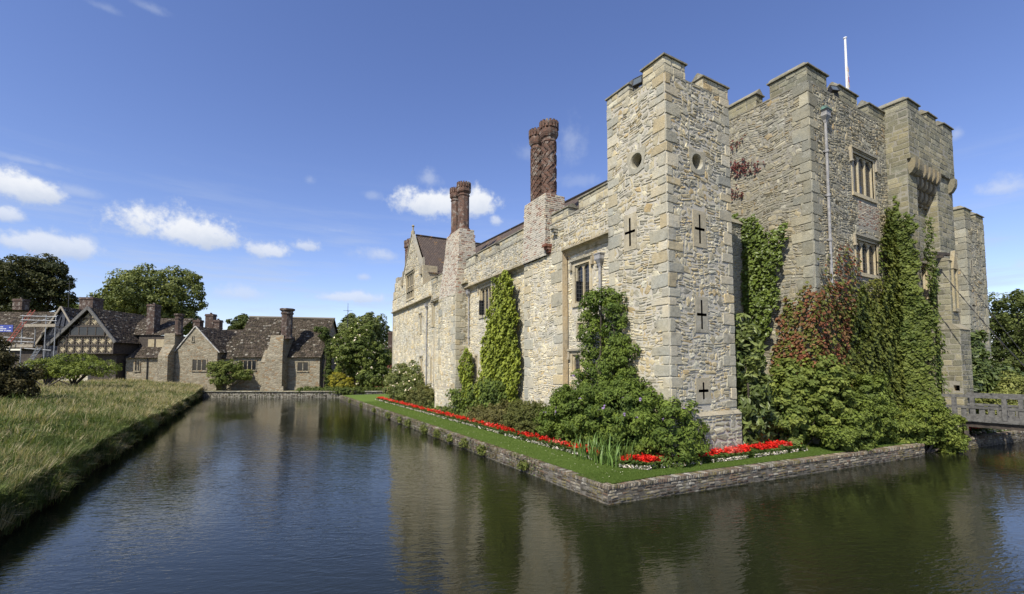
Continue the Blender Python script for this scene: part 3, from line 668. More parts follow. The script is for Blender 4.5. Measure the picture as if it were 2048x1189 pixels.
# ---------------------------------------------------------------- gate tower with machicolation
gt = thing('gate_tower', 'projecting gate tower with overhanging battlements on stone corbels above the footbridge', 'gate tower', (26.4, 8.65, 0))
GT = 15.62; gb = MB(); A3 = dict(pal='gate', mode='ashlar', gap=.007, prot=(.0, .016))
facade(gb, (0, .12, 0), LU, LN, 0, .8, .2, 13.2, **A3); facade(gb, (0, 0, 0), LU, LN, 0, .92, 13.2, GT, **A3)
facade(gb, (0, .12, 0), FL, FN, 0, 1.0, .2, 13.2, **A3)                      # left turret
facade(gb, (0, .62, 0), FL, FN, 1.0, 3.45, .2, 13.2, holes=[(2.0, 2.22, 9.95, 11.0, .3), (1.55, 3.2, 6.85, 8.6, .4), (1.4, 3.3, .6, 4.0, 2.)], **A3)
facade(gb, (3.45, .12, 0), LU, LN, 0, .5, .2, 13.2, **A3)
gb.quad((1, .12, .2), (1, .62, .2), (1, .62, 13.2), (1, .12, 13.2))
facade(gb, (0, .12, 0), FL, FN, 3.45, 5.5, .2, 13.2, **A3)                   # right turret
facade(gb, (0, 0, 0), FL, FN, 0, 5.5, 13.2, GT, **A3)                        # overhanging parapet
gb.quad((0, 0, 13.2), (5.5, 0, 13.2), (5.5, .65, 13.2), (0, .65, 13.2))
gb.quad((5.5, .12, .2), (5.5, 4, .2), (5.5, 4, GT), (5.5, .12, GT)); gb.quad((5.5, 0, 13.2), (5.5, .12, 13.2), (5.5, .12, GT), (5.5, 0, GT)); gb.quad((0, 4, .2), (5.5, 4, .2), (5.5, 4, GT), (0, 4, GT)); gb.quad((.4, .4, 15.3), (5.5, .4, 15.3), (5.5, 4, 15.3), (.4, 4, 15.3))
gb.box(-.015, 5.515, -.015, .45, GT - .03, GT + .04, (.22, .21, .17), 1)
gb.build('wall', SMD, gt)
corner_merlon(gt, 1.3, 1.2, .45, GT, 16.0, .28, 'gate', SMD, .07)
tower_merlons(gt, [ (2.25, 3.35, 0, .45, 15.98, 0), (4.3, 5.5, 0, .45, 15.98, 0), (5.05, 5.5, 1.2, 2.6, 15.98, 1)], GT, 'gate', SMD, .26)
def corbel(x, w=.24, out=.0, zt=13.2, n=3):
    b = MB(); y = -.02 - out; poly = [(.62, zt), (y, zt), (y, zt - .28)]
    yy = y; z = zt - .28
    for i in range(n):
        st = (.62 - y) / (n + .6)
        for t in np.linspace(0, math.pi / 2, 6)[1:]: poly.append((yy + st * (1 - math.cos(t)), z - .34 * math.sin(t)))
        yy += st; z -= .34; poly.append((yy, z - .13)); z -= .13
    poly.append((.62, z))
    b.prism(poly, 0, x - w / 2, x + w / 2, (.24, .21, .15)); b.build('corbel', 'stone', gt)
for x in (1.2, 1.72, 2.24, 2.76, 3.28): corbel(x, .27, .06, 13.2, 3)
for x in (.3, .75, 5.1):
    b = MB(); b.prism([(.2, 13.2), (-.16, 13.2), (-.16, 12.95), (-.12, 12.75), (.0, 12.55), (.1, 12.5), (.2, 12.4)], 0, x - .17, x + .17, (.23, .21, .15)); b.build('corbel', 'stone', gt)
window(gt, (0, .62, 0), FL, FN, 1.6, 3.15, 6.9, 8.5, 4, arch=True, hood=True, drop=.1)
window(gt, (0, .62, 0), FL, FN, 2.04, 2.18, 10.0, 10.9, 1, arch=False, hood=False, jamb=.06)
# right-hand buttress with set-offs and a gableted niche
b = MB()
for x0, x1, y0, z0, z1 in ((2.45, 3.75, -.72, .2, 5.3), (2.45, 3.3, -.46, 5.5, 8.6)):
    facade(b, (x0, y0, 0), LU, LN, 0, -y0 + .02, z0, z1, holes=[(.12, .34, 2.4, 2.66, .4)] if z0 < 1 else [], **A3); facade(b, (0, y0, 0), FL, FN, x0, x1, z0, z1, **A3)
    b.quad((x1, y0, z0), (x1, .1, z0), (x1, .1, z1), (x1, y0, z1))
b.prism([(-.76, 5.28), (-.72, 5.34), (-.4, 5.62), (.1, 5.62), (.1, 5.28)], 0, 2.42, 3.78, (.28, .26, .2), 1)
b.prism([(-.50, 8.58), (-.46, 8.64), (.02, 9.0), (.1, 9.0), (.1, 8.58)], 0, 2.42, 3.33, (.28, .26, .2), 1)
b.box(3.3, 3.75, -.4, .05, 5.5, 6.2, (.28, .26, .2), 1)
b.build('buttress', SMD, gt)
b = MB(); b.prism([(2.62, 8.2), (3.3, 8.2), (2.96, 9.1)], 1, -.56, -.40, (.33, .29, .2)); b.box(2.66, 2.76, -.54, -.46, 6.3, 8.2, (.36, .32, .22)); b.box(3.16, 3.26, -.54, -.46, 6.3, 8.2, (.36, .32, .22)); b.box(2.62, 3.3, -.56, -.46, 6.15, 6.3, (.33, .3, .22)); b.build('niche', 'stone', gt)
b = MB(); b.bar((1.5, -.05, 8.9), (3.0, -.35, 8.95), .13, .13); b.bar((1.9, .4, 8.72), (1.9, -.45, 8.72), .13); b.build('chain_beam', 'timber_dark', gt)
def chain(label, a, c, sag, r=.018):
    b = MB(); a, c = Vector(a), Vector(c); pts = []
    for i in range(25):
        t = i / 24; p = a.lerp(c, t); p.z -= sag * 4 * t * (1 - t); pts.append(tuple(p))
    for i in range(24):
        m = Vector(pts[i]).lerp(Vector(pts[i + 1]), .5)
        b.bar(pts[i], pts[i + 1], r, r * (2.2 if i % 2 else 1.)) 
    return tag(b.build('chain', 'iron', loc=(0, 0, 0)), label, 'chain', 'drawbridge chains')
chain('rusty drawbridge chain sloping down to the right from the window of the gate tower', (27.5, 8.5, 8.75), (27.2, 5.0, 2.6), .25)
chain('thin drawbridge chain beside the lighter one, hanging nearer the tower buttress', (29.5, 8.0, 8.2), (29.3, 5.2, 2.5), .2, .012)

# ---------------------------------------------------------------- far corner tower at the right
st = thing('corner_tower', 'distant square stone corner tower behind the gate tower at the right', 'castle tower', (39.25, 10.3, 0))
slit(st, (0, 0, 0), FL, FN, .75, 9.9, .9, .0, pl=(.5, 1.2)); slit(st, (0, 0, 0), FL, FN, .75, 7.4, 1.1, .6, pl=(.7, 1.4))
b = MB(); H2 = [(.55, .95, 9.4, 10.4, .35), (.47, 1.03, 6.8, 8.0, .35)]
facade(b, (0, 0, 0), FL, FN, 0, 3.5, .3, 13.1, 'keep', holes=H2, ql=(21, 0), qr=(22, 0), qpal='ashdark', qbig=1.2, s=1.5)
facade(b, (0, 0, 0), LU, LN, 0, 3, .3, 13.1, 'keep', ql=(21, 1), qpal='ashdark', qbig=1.2, s=1.5)
b.quad((3.5, 0, .3), (3.5, 3, .3), (3.5, 3, 13.1), (3.5, 0, 13.1)); b.quad((0, 3, .3), (3.5, 3, .3), (3.5, 3, 13.1), (0, 3, 13.1)); b.quad((0, 0, 12.9), (3.5, 0, 12.9), (3.5, 3, 12.9), (0, 3, 12.9))
b.build('wall', SMD, st)
corner_merlon(st, 1.2, 1.3, .45, 13.1, 13.6, .26, 'gate', SMD, .07)
tower_merlons(st, [ (2.1, 3.5, 0, .45, 13.55, 0), (0, .45, 2.0, 3.0, 13.55, 1)], 13.1, 'gate', SMD, .24)

# ---------------------------------------------------------------- curtain walls between the towers
cw = thing('curtain_wall', 'shaded stone curtain wall in the gap behind the nearest corner tower', 'castle wall', (15.0, 12.3, 0))
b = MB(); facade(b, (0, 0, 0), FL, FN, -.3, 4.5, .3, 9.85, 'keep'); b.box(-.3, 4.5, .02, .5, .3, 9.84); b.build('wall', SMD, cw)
b = MB(); b.prism([(-.08, 9.85), (.58, 9.85), (.4, 10.1), (.1, 10.1)], 0, -.3, 4.5, (.28, .26, .2)); b.build('coping', 'cope', cw)
cw = thing('curtain_wall', 'low stone curtain wall beyond the gate tower behind the shrubs at the right', 'castle wall', (31.9, 11.4, 0))
b = MB(); facade(b, (0, 0, 0), FL, FN, 0, 7.35, .3, 8.2, 'keep', s=1.5); b.box(0, 7.35, .02, .5, .3, 8.19); b.build('wall', SMD, cw)

# ---------------------------------------------------------------- west range (local: x away along the wall, y outward over the moat)
AW = math.atan2(1.6, 36.5)
wr = thing('west_range', 'long pale stone castle range with mullioned windows and a stepped row of battlements', 'castle range', (12.0, 13.0, 0), R(90) - AW)
U1, N1 = (1, 0, 0), (0, 1, 0)
wA, wAr, nic = (1.38, 2.38, 6.2, 7.8, .5), (2.0, 2.68, 3.3, 4.08, .45), (1.8, 2.2, 4.72, 5.32, .25)
wB, wL1 = (10.75, 12.3, 6.65, 8.3, .5), (12.72, 13.1, 2.7, 4.25, .4)
b = MB()
facade(b, (0, 0, 0), U1, N1, -.35, 2.9, .4, 8.5, 'buff', holes=[wA, wAr, nic], clear=[(1.2, 2.6, 5.9, 8.0)], depth=.5)
facade(b, (0, 0, 0), U1, N1, 6.3, 21.2, .4, 8.6, 'buff', holes=[wB, wL1], clear=[(10.55, 12.5, 6.4, 8.5), (12.5, 13.3, 2.5, 4.5)], depth=.5)
# chimney breast standing a little forward
facade(b, (0, .28, 0), U1, N1, 2.95, 6.3, .4, 8.6, 'buff', ql=(31, 0), qr=(32, 1), qbig=1.2)
b.quad((2.95, 0, .4), (2.95, .28, .4), (2.95, .28, 8.6), (2.95, 0, 8.6), (.5, .42, .3), 1); b.quad((6.3, 0, .4), (6.3, .28, .4), (6.3, .28, 8.6), (6.3, 0, 8.6), (.5, .42, .3), 1)
# end block: lower wall with narrow lights, upper wall corbelled out over a moulding
e1, e2, e3, e4 = (24.45, 24.8, 6.45, 7.95, .35), (24.1, 24.5, 3.2, 4.3, .35), (29.1, 29.25, 5.7, 6.4, .3), (26.4, 26.55, 5.6, 6.3, .3)
e5 = (21.5, 21.85, 2.4, 4.3, .35); e6 = (21.25, 21.6, 6.8, 8.6, .35)
facade(b, (0, .08, 0), U1, N1, 21.2, 34.4, .4, 9.0, 'buff', holes=[e1, e2, e3, e4, e5, e6], qr=(41, 1), clear=[(24.2, 25.0, 6.3, 8.2), (23.9, 24.7, 3., 4.6)], s=1.15)
facade(b, (0, .26, 0), U1, N1, 21.2, 34.3, 9.15, 10.4, 'buff', holes=[(26.2, 28.85, 9.7, 10.4, .5)], s=1.15, depth=.5)
facade(b, (0, .26, 0), U1, N1, 23.6, 33.4, 10.4, 12.05, 'buff', holes=[(26.2, 28.85, 10.4, 12.05, .5)], s=1.15, qr=(42, 0), depth=.5)
b.quad((21.2, -6, .4), (21.2, .08, .4), (21.2, .08, 9), (21.2, -6, 9)); b.quad((34.35, -9, .4), (34.35, .2, .4), (34.35, .2, 10.4), (34.35, -9, 10.4)); b.quad((33.4, -9, 10.4), (33.4, .26, 10.4), (33.4, .26, 12.05), (33.4, -9, 12.05))
b.quad((21.2, -.3, 9.15), (21.2, .26, 9.15), (21.2, .26, 10.4), (21.2, -.3, 10.4), (.4, .36, .27), 1); b.quad((23.6, -1, 10.4), (23.6, .26, 10.4), (23.6, .26, 12.05), (23.6, -1, 12.05), (.4, .36, .27), 1)
b.quad((-.35, -.6, 8.5), (21.2, -.6, 8.5), (21.2, 0, 8.5), (-.35, 0, 8.5)); b.quad((21.2, -.6, 10.4), (34.3, -.6, 10.4), (34.3, .26, 10.4), (21.2, .26, 10.4)); b.quad((23.6, -.6, 12.05), (33.4, -.6, 12.05), (33.4, .26, 12.05), (23.6, .26, 12.05))
b.build('wall', SM, wr)
def string(u0, u1, z, out, h=.3, w0=0.):
    b = MB(); b.prism([(w0 - .02, z - h), (w0 + .04, z - h), (w0 + out * .35, z - h * .62), (w0 + out * .55, z - h * .45), (w0 + out + .05, z - .08), (w0 + out + .05, z), (w0 - .02, z)], 0, u0, u1, (.38, .34, .26)); b.build('string_course', 'cope', wr)
string(-.35, 2.95, 8.62, .28); string(6.3, 14.3, 8.72, .28); string(18.4, 21.2, 8.8, .28); string(21.2, 34.4, 9.18, .26, .3, .08)
b = MB()                                                                  # parapet on the moulding
for u0, u1 in ((-.35, 3.9), (6.25, 14.4), (18.2, 21.2)):
    facade(b, (0, .28, 0), U1, N1, u0, u1, 8.62, 9.95, 'tower', s=.9); b.box(u0, u1, -.2, .27, 8.62, 9.94)
    b.box(u0, u1, -.21, .31, 9.93, 9.99, (.33, .31, .26), 1)
b.build('parapet', SM, wr)
for u0, u1, z in ((-.35, 1.7, 10.42), (2.45, 3.75, 10.34), (6.35, 9.05, 10.42), (9.6, 12.05, 10.46), (12.5, 14.0, 10.46), (18.6, 19.6, 10.4), (20.1, 21.2, 10.4)):
    merlon(wr, u0, u1, -.18, .29, 9.98, z, .2, capax=0)
window(wr, (0, 0, 0), U1, N1, 1.38, 2.38, 6.2, 7.8, 2, open_light=1, drop=.25, jamb=.16)
window(wr, (0, 0, 0), U1, N1, 10.75, 12.3, 6.65, 8.3, 3, open_light=2, drop=.25, jamb=.16)
window(wr, (0, 0, 0), U1, N1, 2.06, 2.62, 3.34, 4.04, 1, drop=.25, jamb=.12)
window(wr, (0, 0, 0), U1, N1, 12.76, 13.06, 2.74, 4.2, 1, arch=False, hood=False)
for e, ar, hd in ((e1, True, True), (e2, True, True), (e5, False, False), (e6, False, True)): window(wr, (0, .08, 0), U1, N1, e[0] + .03, e[1] - .03, e[2] + .03, e[3] - .03, 1, arch=ar, hood=hd, jamb=.1, drop=.12)
window(wr, (0, .26, 0), U1, N1, 26.25, 28.8, 9.75, 12.0, 4, transom=.5, arch=False, hood=True, drop=.1, mull=.09)
b = MB(); M_ = frameM((0, 0, 0), U1, N1); b.box(1.72, 2.28, .0, .05, 4.6, 4.70, FC, 0, M_); b.box(1.72, 2.28, 0, .05, 5.34, 5.44, FC, 0, M_); b.box(1.70, 1.78, 0, .045, 4.7, 5.34, FC, 0, M_); b.box(2.22, 2.3, 0, .045, 4.7, 5.34, FC, 0, M_)
b.box(1.85, 2.05, -.2, -.02, 4.73, 4.93, (.7, .68, .6), 0, M_); b.build('niche', 'stone', wr)
pipe(wr, .62, 0, 2.5, 7.45, N1, True, .055, 3); pipe(wr, 14.02, 0, 4.9, 8.0, N1, True, .045, 2); pipe(wr, 22.75, .08, 1.4, 8.2, N1, True, .055, 4)

# big buttress carrying the first chimney
b = MB()
def tap(p, N, U, z0, z1, a0, b0, a1, b1, w0, w1, pal, mode, face):
    pass
F0, F1 = (14.5, 18.3), (14.4, 17.3)                                        # foot and top of the buttress front
facade(b, (0, .9, 0), U1, N1, 14.45, 18.3, .3, 2.1, 'buff', s=1.)
facade(b, (0, .86, 0), U1, N1, 14.4, 17.7, 2.1, 8.3, 'buff', ql=(51, 0), qr=(52, 1), qbig=1.1)
facade(b, (14.4, 0, 0), (0, 1, 0), (-1, 0, 0), -.3, .86, .3, 8.3, 'tower', qr=(51, 1), qbig=1.)
b.quad((17.7, 0, .3), (17.7, .86, .3), (17.7, .86, 8.3), (17.7, 0, 8.3), (.45, .38, .27), 1); b.quad((14.45, .9, 2.1), (18.3, .9, 2.1), (17.7, .86, 2.35), (14.4, .86, 2.35), (.36, .33, .27), 1)
b.build('buttress', SM, wr)
def stack(u0, u1, w0, w1, z0, z1, t0, t1, s0, s1, pal='brickpale', seed=1):
    """brick chimney base tapering from (u0..u1, w0..w1) at z0 to (t0..t1, s0..s1) at z1"""
    b = MB()
    A = [np.array(p, float) for p in ((u0, w1, z0), (u1, w1, z0), (t1, s1, z1), (t0, s1, z1))]; B = [np.array(p, float) for p in ((u0, w0, z0), (u0, w1, z0), (t0, s1, z1), (t0, s0, z1))]
    for P in (A, B):
        Ue = P[1] - P[0]; L = np.linalg.norm(Ue); Ue = Ue / L; Ve = P[3] - P[0]; Vn = Ve - Ue * (Ve @ Ue); Hh = np.linalg.norm(Vn); Vn = Vn / Hh; Nn = np.cross(Ue, Vn); Nn = Nn if (P is A and Nn[1] > 0) or (P is B and Nn[0] < 0) else -Nn
        off0 = (P[3] - P[0]) @ Ue; off1 = (P[2] - P[1]) @ Ue
        b.quad(*P, m=0); rc = layout(min(0, off0), max(L, L + off1), 0, Hh, 'brick', 1.25)
        stones(b, P[0], Ue, Nn, rc, pal, gap=.008, prot=(.0, .014), warp=0, rough=.4, V=Vn, clip=lambda x, y: off0 * y / Hh + .02 < x < L + off1 * y / Hh - .02)
    b.quad((u1, w0, z0), (u1, w1, z0), (t1, s1, z1), (t1, s0, z1)); b.quad((t0, s0, z1), (t1, s0, z1), (t1, s1, z1), (t0, s1, z1)); b.quad((u0, w0, z0), (u1, w0, z0), (t1, s0, z1), (t0, s0, z1))
    return b
def shaft(b, u, w, z0, z1, r, kind, head=1.35, n=8):
    """moulded brick shaft: base rings, decorated body, stepped and crenellated head"""
    H = z1 - z0; hb = .22; hh = min(.95, H * .26)
    b.lathe((u, w, z0), [(r * 1.3, 0), (r * 1.3, .1), (r * 1.12, .16), (r * 1.12, hb)], n, R(22.5))
    k = 96; zs = np.arange(hb, H - hh, .022)
    def fn(t, z, rr):
        if kind == 'plain': return rr * (math.cos(math.pi / 8) / math.cos((t % (math.pi / 4)) - math.pi / 8))
        if kind == 'lozenge': a, c = (t * 8 / (2 * math.pi) + z * 2.6) % 1, (t * 8 / (2 * math.pi) - z * 2.6) % 1
        else:
            q = (z * 1.55) % 1; q = abs(q * 2 - 1); a = (t * 8 / (2 * math.pi) + q * 1.0) % 1; c = a
        return rr + (.038 if min(abs(a - .5), abs(c - .5)) < .12 else 0.)
    b.lathe((u, w, z0), [(r, z) for z in zs], k if kind != 'plain' else 48, R(22.5), fn=fn)
    z = H - hh; P = [(r * 1.02, z)]
    for s_, dz in ((1.12, .03), (1.12, .1), (1.0, .13), (1.0, .2), (1.18, .26), (1.3, .34), (head, .44), (head, .58), (head * .93, .62), (head * .93, hh - .16), (head, hh - .12), (head, hh)):
        P.append((r * s_, z + dz * hh / .95 if dz < hh - .17 else z + dz))
    P.append((r * .5, H)); b.lathe((u, w, z0), P, n, R(22.5))
    for i in range(16):
        t = 2 * math.pi * i / 16; M = Matrix.Translation((u, w, z0 + H)) @ Matrix.Rotation(t, 4, 'Z'); b.box(r * head - .09, r * head + .01, -.05, .05, -.28, .07, m=0, M=M)
def chimney(name, base, shafts, extra=None):
    root = base.build('chimney', SM, wr)
    for i, a in enumerate(shafts):
        m = MB(); shaft(m, *a); m.build('chimney_shaft', ['brick_shaft'], root)
    return root
# first chimney, on the buttress
b = stack(14.4, 17.7, -.6, .86, 8.3, 11.0, 14.45, 17.3, -.6, .62); 
b2 = stack(14.45, 17.3, -.6, .62, 11.0, 12.7, 14.6, 17.1, -.5, .5)
for x in ('v', 'c', 'uv'): getattr(b, x).extend(getattr(b2, x))
b.f.extend([(f + b.n, m) for f, m in b2.f]); b.n += b2.n
chimney('chimney', b, [(15.2, .0, 12.7, 15.95, .37, 'plain', 1.3), (16.5, .05, 12.7, 16.0, .35, 'plain', 1.3)])
b = MB(); b.prism([(-.02, 8.9), (.5, 8.9), (.5, 9.0), (.05, 9.25), (-.02, 9.25)], 0, 13.6, 14.39, (.38, .36, .3)); b.build('offset', 'cope', wr)
# second chimney, twin carved shafts
b = stack(4.1, 6.25, -.75, .42, 8.6, 11.55, 4.2, 6.15, -.7, .34)
chimney('chimney', b, [(4.75, -.22, 11.55, 15.2, .33, 'chevron', 1.4), (5.85, -.22, 11.55, 15.3, .31, 'lozenge', 1.35)])
for u0, zt, c, nm in ((3.75, 9.05, (.22, .09, .06), 'brick_corbel'), (3.2, 9.7, (.42, .4, .34), 'corbel')):
    b = MB(); k = .32 if u0 > 3.5 else .26
    for i in range(4): b.box(u0 + .03 * i, u0 + k - .01 * i, .2, .62 - .11 * i, zt - .12 * (i + 1), zt - .12 * i, c, 0)
    b.build(nm, 'stone', wr)
# third chimney behind the end gable
b = stack(31.7, 34.2, -2.0, -.4, 9.5, 12.9, 31.8, 34.1, -2.0, -.5, 'brick')
chimney('chimney', b, [(32.4, -1.2, 12.9, 16.5, .42, 'plain', 1.25), (33.5, -1.2, 12.9, 16.6, .42, 'plain', 1.25)])
# roofs
b = MB()
def slope(b, P, m=0): b.quad(*P, m=m)
slope(b, ((-.35, -.7, 9.9), (23.4, -.7, 10.2), (23.4, -3.6, 13.6), (-.35, -3.6, 12.75))); slope(b, ((-.35, -6.5, 9.9), (23.4, -6.5, 10.2), (23.4, -3.6, 13.6), (-.35, -3.6, 12.75)))
b.quad((-.35, -6.5, 9.9), (-.35, -.7, 9.9), (-.35, -3.6, 12.75), (-.35, -3.6, 12.75)); b.tube([(-.35, -3.6, 12.78), (23.4, -3.6, 13.63)], .09, 8)
b.build('roof', 'clay_tile', wr)
b = MB(); GA, GB, GP, GZ, GH = 24.1, 30.1, 27.1, 12.0, 15.5
slope(b, ((GA - .6, -.15, 11.4), (GA - .6, -7, 11.4), (GP, -7, GH), (GP, -.15, GH))); slope(b, ((GB + .5, -.15, 11.5), (GB + .5, -7, 11.5), (GP, -7, GH), (GP, -.15, GH)))
b.tube([(GP, -.1, GH + .02), (GP, -7, GH + .02)], .1, 8); b.quad((GA - .6, -7, 11.4), (GB + .5, -7, 11.5), (GP, -7, GH), (GP, -7, GH)); b.build('roof', 'clay_tile', wr)
b = MB(); b.add([(GA, .26, GZ), (GB, .26, GZ), (GP, .26, GH + .05)], [(0, 1, 2)], (.45, .38, .27), 0)
stones(b, (0, .26, 0), U1, N1, layout(GA, GB, GZ + .06, GH - .1, 'rubble', .7), 'tower', clip=lambda x, y: y < GZ + (GH - GZ) * (1 - abs(x - GP) / 3.0) - .2)
for s_ in (-1, 1):
    b.bar((GP + s_ * 3.1, .18, GZ - .05), (GP, .18, GH + .14), .3, .13, (.35, .33, .27), 1)
    b.box(GP + s_ * 3.15 - .22, GP + s_ * 3.15 + .22, -.05, .45, GZ - .7, GZ - .1, (.38, .35, .28), 1); b.box(GP + s_ * 3.3 - .12, GP + s_ * 3.3 + .12, .05, .3, GZ - .1, GZ + .75, (.38, .35, .28), 1, taper=.45)
b.lathe((GP, .18, GH), [(.2, 0), (.16, .35), (.07, .4), (.07, .72), (.13, .78), (.13, .84), (.0, .95)], 8, col=(.34, .3, .2), m=1)
b.build('gable', SM, wr)
for u in (32.6, 33.5): 
    b = MB(); b.box(u - .5, u + .4, -.2, .28, 10.4 if u > 33 else 12.05, 11.2 if u > 33 else 12.5, (.38, .35, .28)); b.build('kneeler', 'stone', wr)
# hidden back of the range, so that the towers stand against a closed building
b = MB(); b.box(-.3, 34.2, -9, -.62, .3, 9.5); b.build('rear_wall', 'mortar', wr)

# ---------------------------------------------------------------- ground, water, banks
VD = 57.2                                                            # distance of the village front along the view direction
fwd = np.array([math.sin(YAW), math.cos(YAW), 0.]); rgt = np.array([math.cos(YAW), -math.sin(YAW), 0.])
def vw(u, d, z): return tuple(fwd * d + rgt * u + np.array((0, 0, z)))
b = MB(); b.quad(vw(-900, 54.3, .66), vw(900, 54.3, .66), vw(900, 1500, .66), vw(-900, 1500, .66)); g = b.build('ground', 'meadow_ground'); struct(g)
b = MB(); b.quad((60, -300, .5), (1200, -300, .5), (1200, 200, .5), (60, 60, .5)); struct(b.build('ground', 'meadow_ground'))
b = MB(); b.quad((-900, -900, -2.5), (900, -900, -2.5), (900, 1400, -2.5), (-900, 1400, -2.5)); struct(b.build('moat_bed', 'dark_soil'))
b = MB(); b.quad((-6, -60, 0), (90, -60, 0), (90, 75, 0), (-6, 75, 0)); struct(b.build('water', 'water'))
# meadow on the left, gently rising away from the water
def mz(x, y):
    d = np.maximum(-4.5 - x, 0)
    return .62 + .45 * (1 - np.exp(-d / 1.6)) + .8 * (1 - np.exp(-d / 14.)) + .10 * np.sin(x * .21 + y * .13) + .06 * np.sin(x * .5 - y * .33)
nx, ny = 90, 110; xs = -4.35 - np.concatenate([[0, .12, .3], np.geomspace(.6, 220, nx - 3)]); ys = np.linspace(-40, 92, ny)
V = []
for y in ys:
    for i, x in enumerate(xs):
        edge = .12 * math.sin(y * .9) + .10 * math.sin(y * 2.3 + 1)
        z = mz(x, y); xx = x
        if i == 0: z = -.9; xx = x - .3
        elif i == 1: z = .3; xx = x - .3
        elif i == 2: z = .56; xx = x + edge - .12
        V.append((xx, y, z))
b = MB(); b.add(V, np.array([(j * nx + i, j * nx + i + 1, (j + 1) * nx + i + 1, (j + 1) * nx + i) for j in range(ny - 1) for i in range(nx - 1)])); struct(b.build('meadow', 'meadow_ground', smooth=True))
b = MB(); V = []
for y in np.linspace(-10, 74, 420):
    e_ = .12 * math.sin(y * .9) + .10 * math.sin(y * 2.3 + 1) + .06 * math.sin(y * 7.1)
    for dx, z in ((.16, -.5), (.10 + e_ * .3, .1), (-.02 + e_ * .6, .34), (-.10 + e_, .54 + .04 * math.sin(y * 5)), (-.7, .70)): V.append((-4.35 + dx, y, z))
b.add(V, np.array([(j * 5 + i, j * 5 + i + 1, j * 5 + 6 + i, j * 5 + 5 + i) for j in range(419) for i in range(4)])); struct(b.build('river_bank', 'dark_soil', smooth=True))  # bank face coloured near-black to stand for shade under the overhanging grass
# island lawn
BP = [(8.13, 9.07), (9.16, 52.4)]; c0 = np.array((8.13, 9.07)); cR = np.array((22.8, 7.72)); dS = (cR - c0) / np.linalg.norm(cR - c0)
pS = lambda L: c0 + dS * L
LZ = .50
b = MB(); e1_, e2_ = pS(15.0), pS(18.2); e3_ = pS(50)
b.quad((8.3, 9.3, LZ), (*(e3_ + (0, .25)), LZ), (60, 52.2, LZ), (9.35, 52.2, LZ)); struct(b.build('lawn', 'lawn'))
def bankwall(name, label, p, q, z1, n_out, seed, cope=True, pal='bankbrick'):
    """low brick retaining wall from p to q with a brick-on-edge coping"""
    p, q = np.array((*p, 0.)), np.array((*q, 0.)); L = np.linalg.norm(q - p); U = (q - p) / L; N = np.array(n_out, float)
    t = thing(name, label, 'retaining wall', tuple(p)); b = MB()
    backing(b, (0, 0, 0), U, N, 0, L, -.6, z1 - .13); k = .93
    stones(b, (0, 0, 0), U, N, layout(0, L, -.05, z1 - .13, 'brick', 1.05), pal, shade=lambda u, z: np.where(z < .1, .35, np.where(RS.rand(len(z)) < .2, .6, 1.)), gap=.006, prot=(-.006, .022), warp=.012, rough=.5)
    b.build('brick_face', ['mortar_bank', 'bank_brick', 'dark_void'], t)
    c = MB(); P0 = -N * .28 + U * 0
    c.box(0, L, -.27, .012, z1 - .13, z1 - .012, (.2, .17, .14), 0, frameM((0, 0, 0), U, N))
    stones(c, (0, 0, 0), U, N, layout(0, L, z1 - .125, z1 - .01, 'header', 1.), pal, m=1, gap=.005, prot=(.018, .045), warp=.01, rough=.5)
    stones(c, N * .02 + np.array((0, 0, z1 - .012)), U, (0, 0, 1), layout(0, L, 0, .27, 'header', 1.) if 0 else np.array([(a, a + .078, 0, .27) for a in np.arange(0, L - .08, .08)]), pal, V=-N, gap=.005, prot=(.0, .02), warp=.006, rough=.5)
    c.build('coping', ['mortar_bank', 'bank_brick'], t); return t
nS = (dS[1], -dS[0], 0)
bankwall('bank_wall', 'long low brick retaining wall with weeds along the lawn in front of the long castle range', (8.13, 9.07), (9.16, 52.4), .49, (-1, .024, 0), 1)
bankwall('bank_wall', 'low brick retaining wall at the foot of the lawn between the near corner and the ivy', (8.13, 9.07), tuple(pS(15.3)), .49, nS, 2)
bankwall('bank_wall', 'low brick retaining wall at the right beyond the footbridge', tuple(pS(18.0)), tuple(pS(50)), .49, nS, 3)
# far end wall of the moat
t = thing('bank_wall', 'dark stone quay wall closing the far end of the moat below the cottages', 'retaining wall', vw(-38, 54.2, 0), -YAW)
b = MB(); backing(b, (0, 0, 0), FL, FN, 0, 52, -.5, .62); stones(b, (0, 0, 0), FL, FN, layout(0, 52, 0, .6, 'rubble', 1.2), 'darkstone', warp=.02); b.build('face', SMD, t)
b = MB(); b.box(0, 52, -.12, .5, .6, .72, (.27, .25, .2), 0); stones(b, (0, -.12, 0), FL, FN, layout(0, 52, .6, .72, 'ashlar'), 'ashdark', m=0, warp=0); b.build('coping', 'cope', t)

# ---------------------------------------------------------------- footbridge
br = thing('footbridge', 'weathered grey timber footbridge with slatted sides crossing to the gate tower', 'bridge', (27.0, 8.3, 0))
b = MB(); G = (.25, .25, .23)
BL = -9.5
for x in (0, 2.2):
    o = MB(); o.box(x - .06, x + .10, BL, .2, 2.2, 2.32); o.box(x - .04, x + .07, BL, .2, 1.74, 1.84)
    o.build('handrail', 'timber_grey', br)
    o = MB(); o.box(x - .05, x + .08, BL, .2, 1.17, 1.31); o.box(x - .035, x + .06, BL, .2, 1.31, 1.35)
    y = .1
    while y > BL: 
        o.box(x - .012, x + .022, y - .165, y, 1.35, 1.74); y -= .29
    o.build('slatted_side', 'timber_grey', br)
    y = -.55
    while y > BL: o = MB(); o.box(x - .062, x + .068, y - .07, y + .07, 1.3, 2.2); o.build('post', 'timber_grey', br); y -= 1.55
o = MB()
for i in range(48): o.box(-.1, 2.35, BL + i * .2, BL + i * .2 + .185, 1.19 + .006 * (i % 3), 1.24 + .006 * (i % 3))
o.build('deck', 'timber_grey', br)
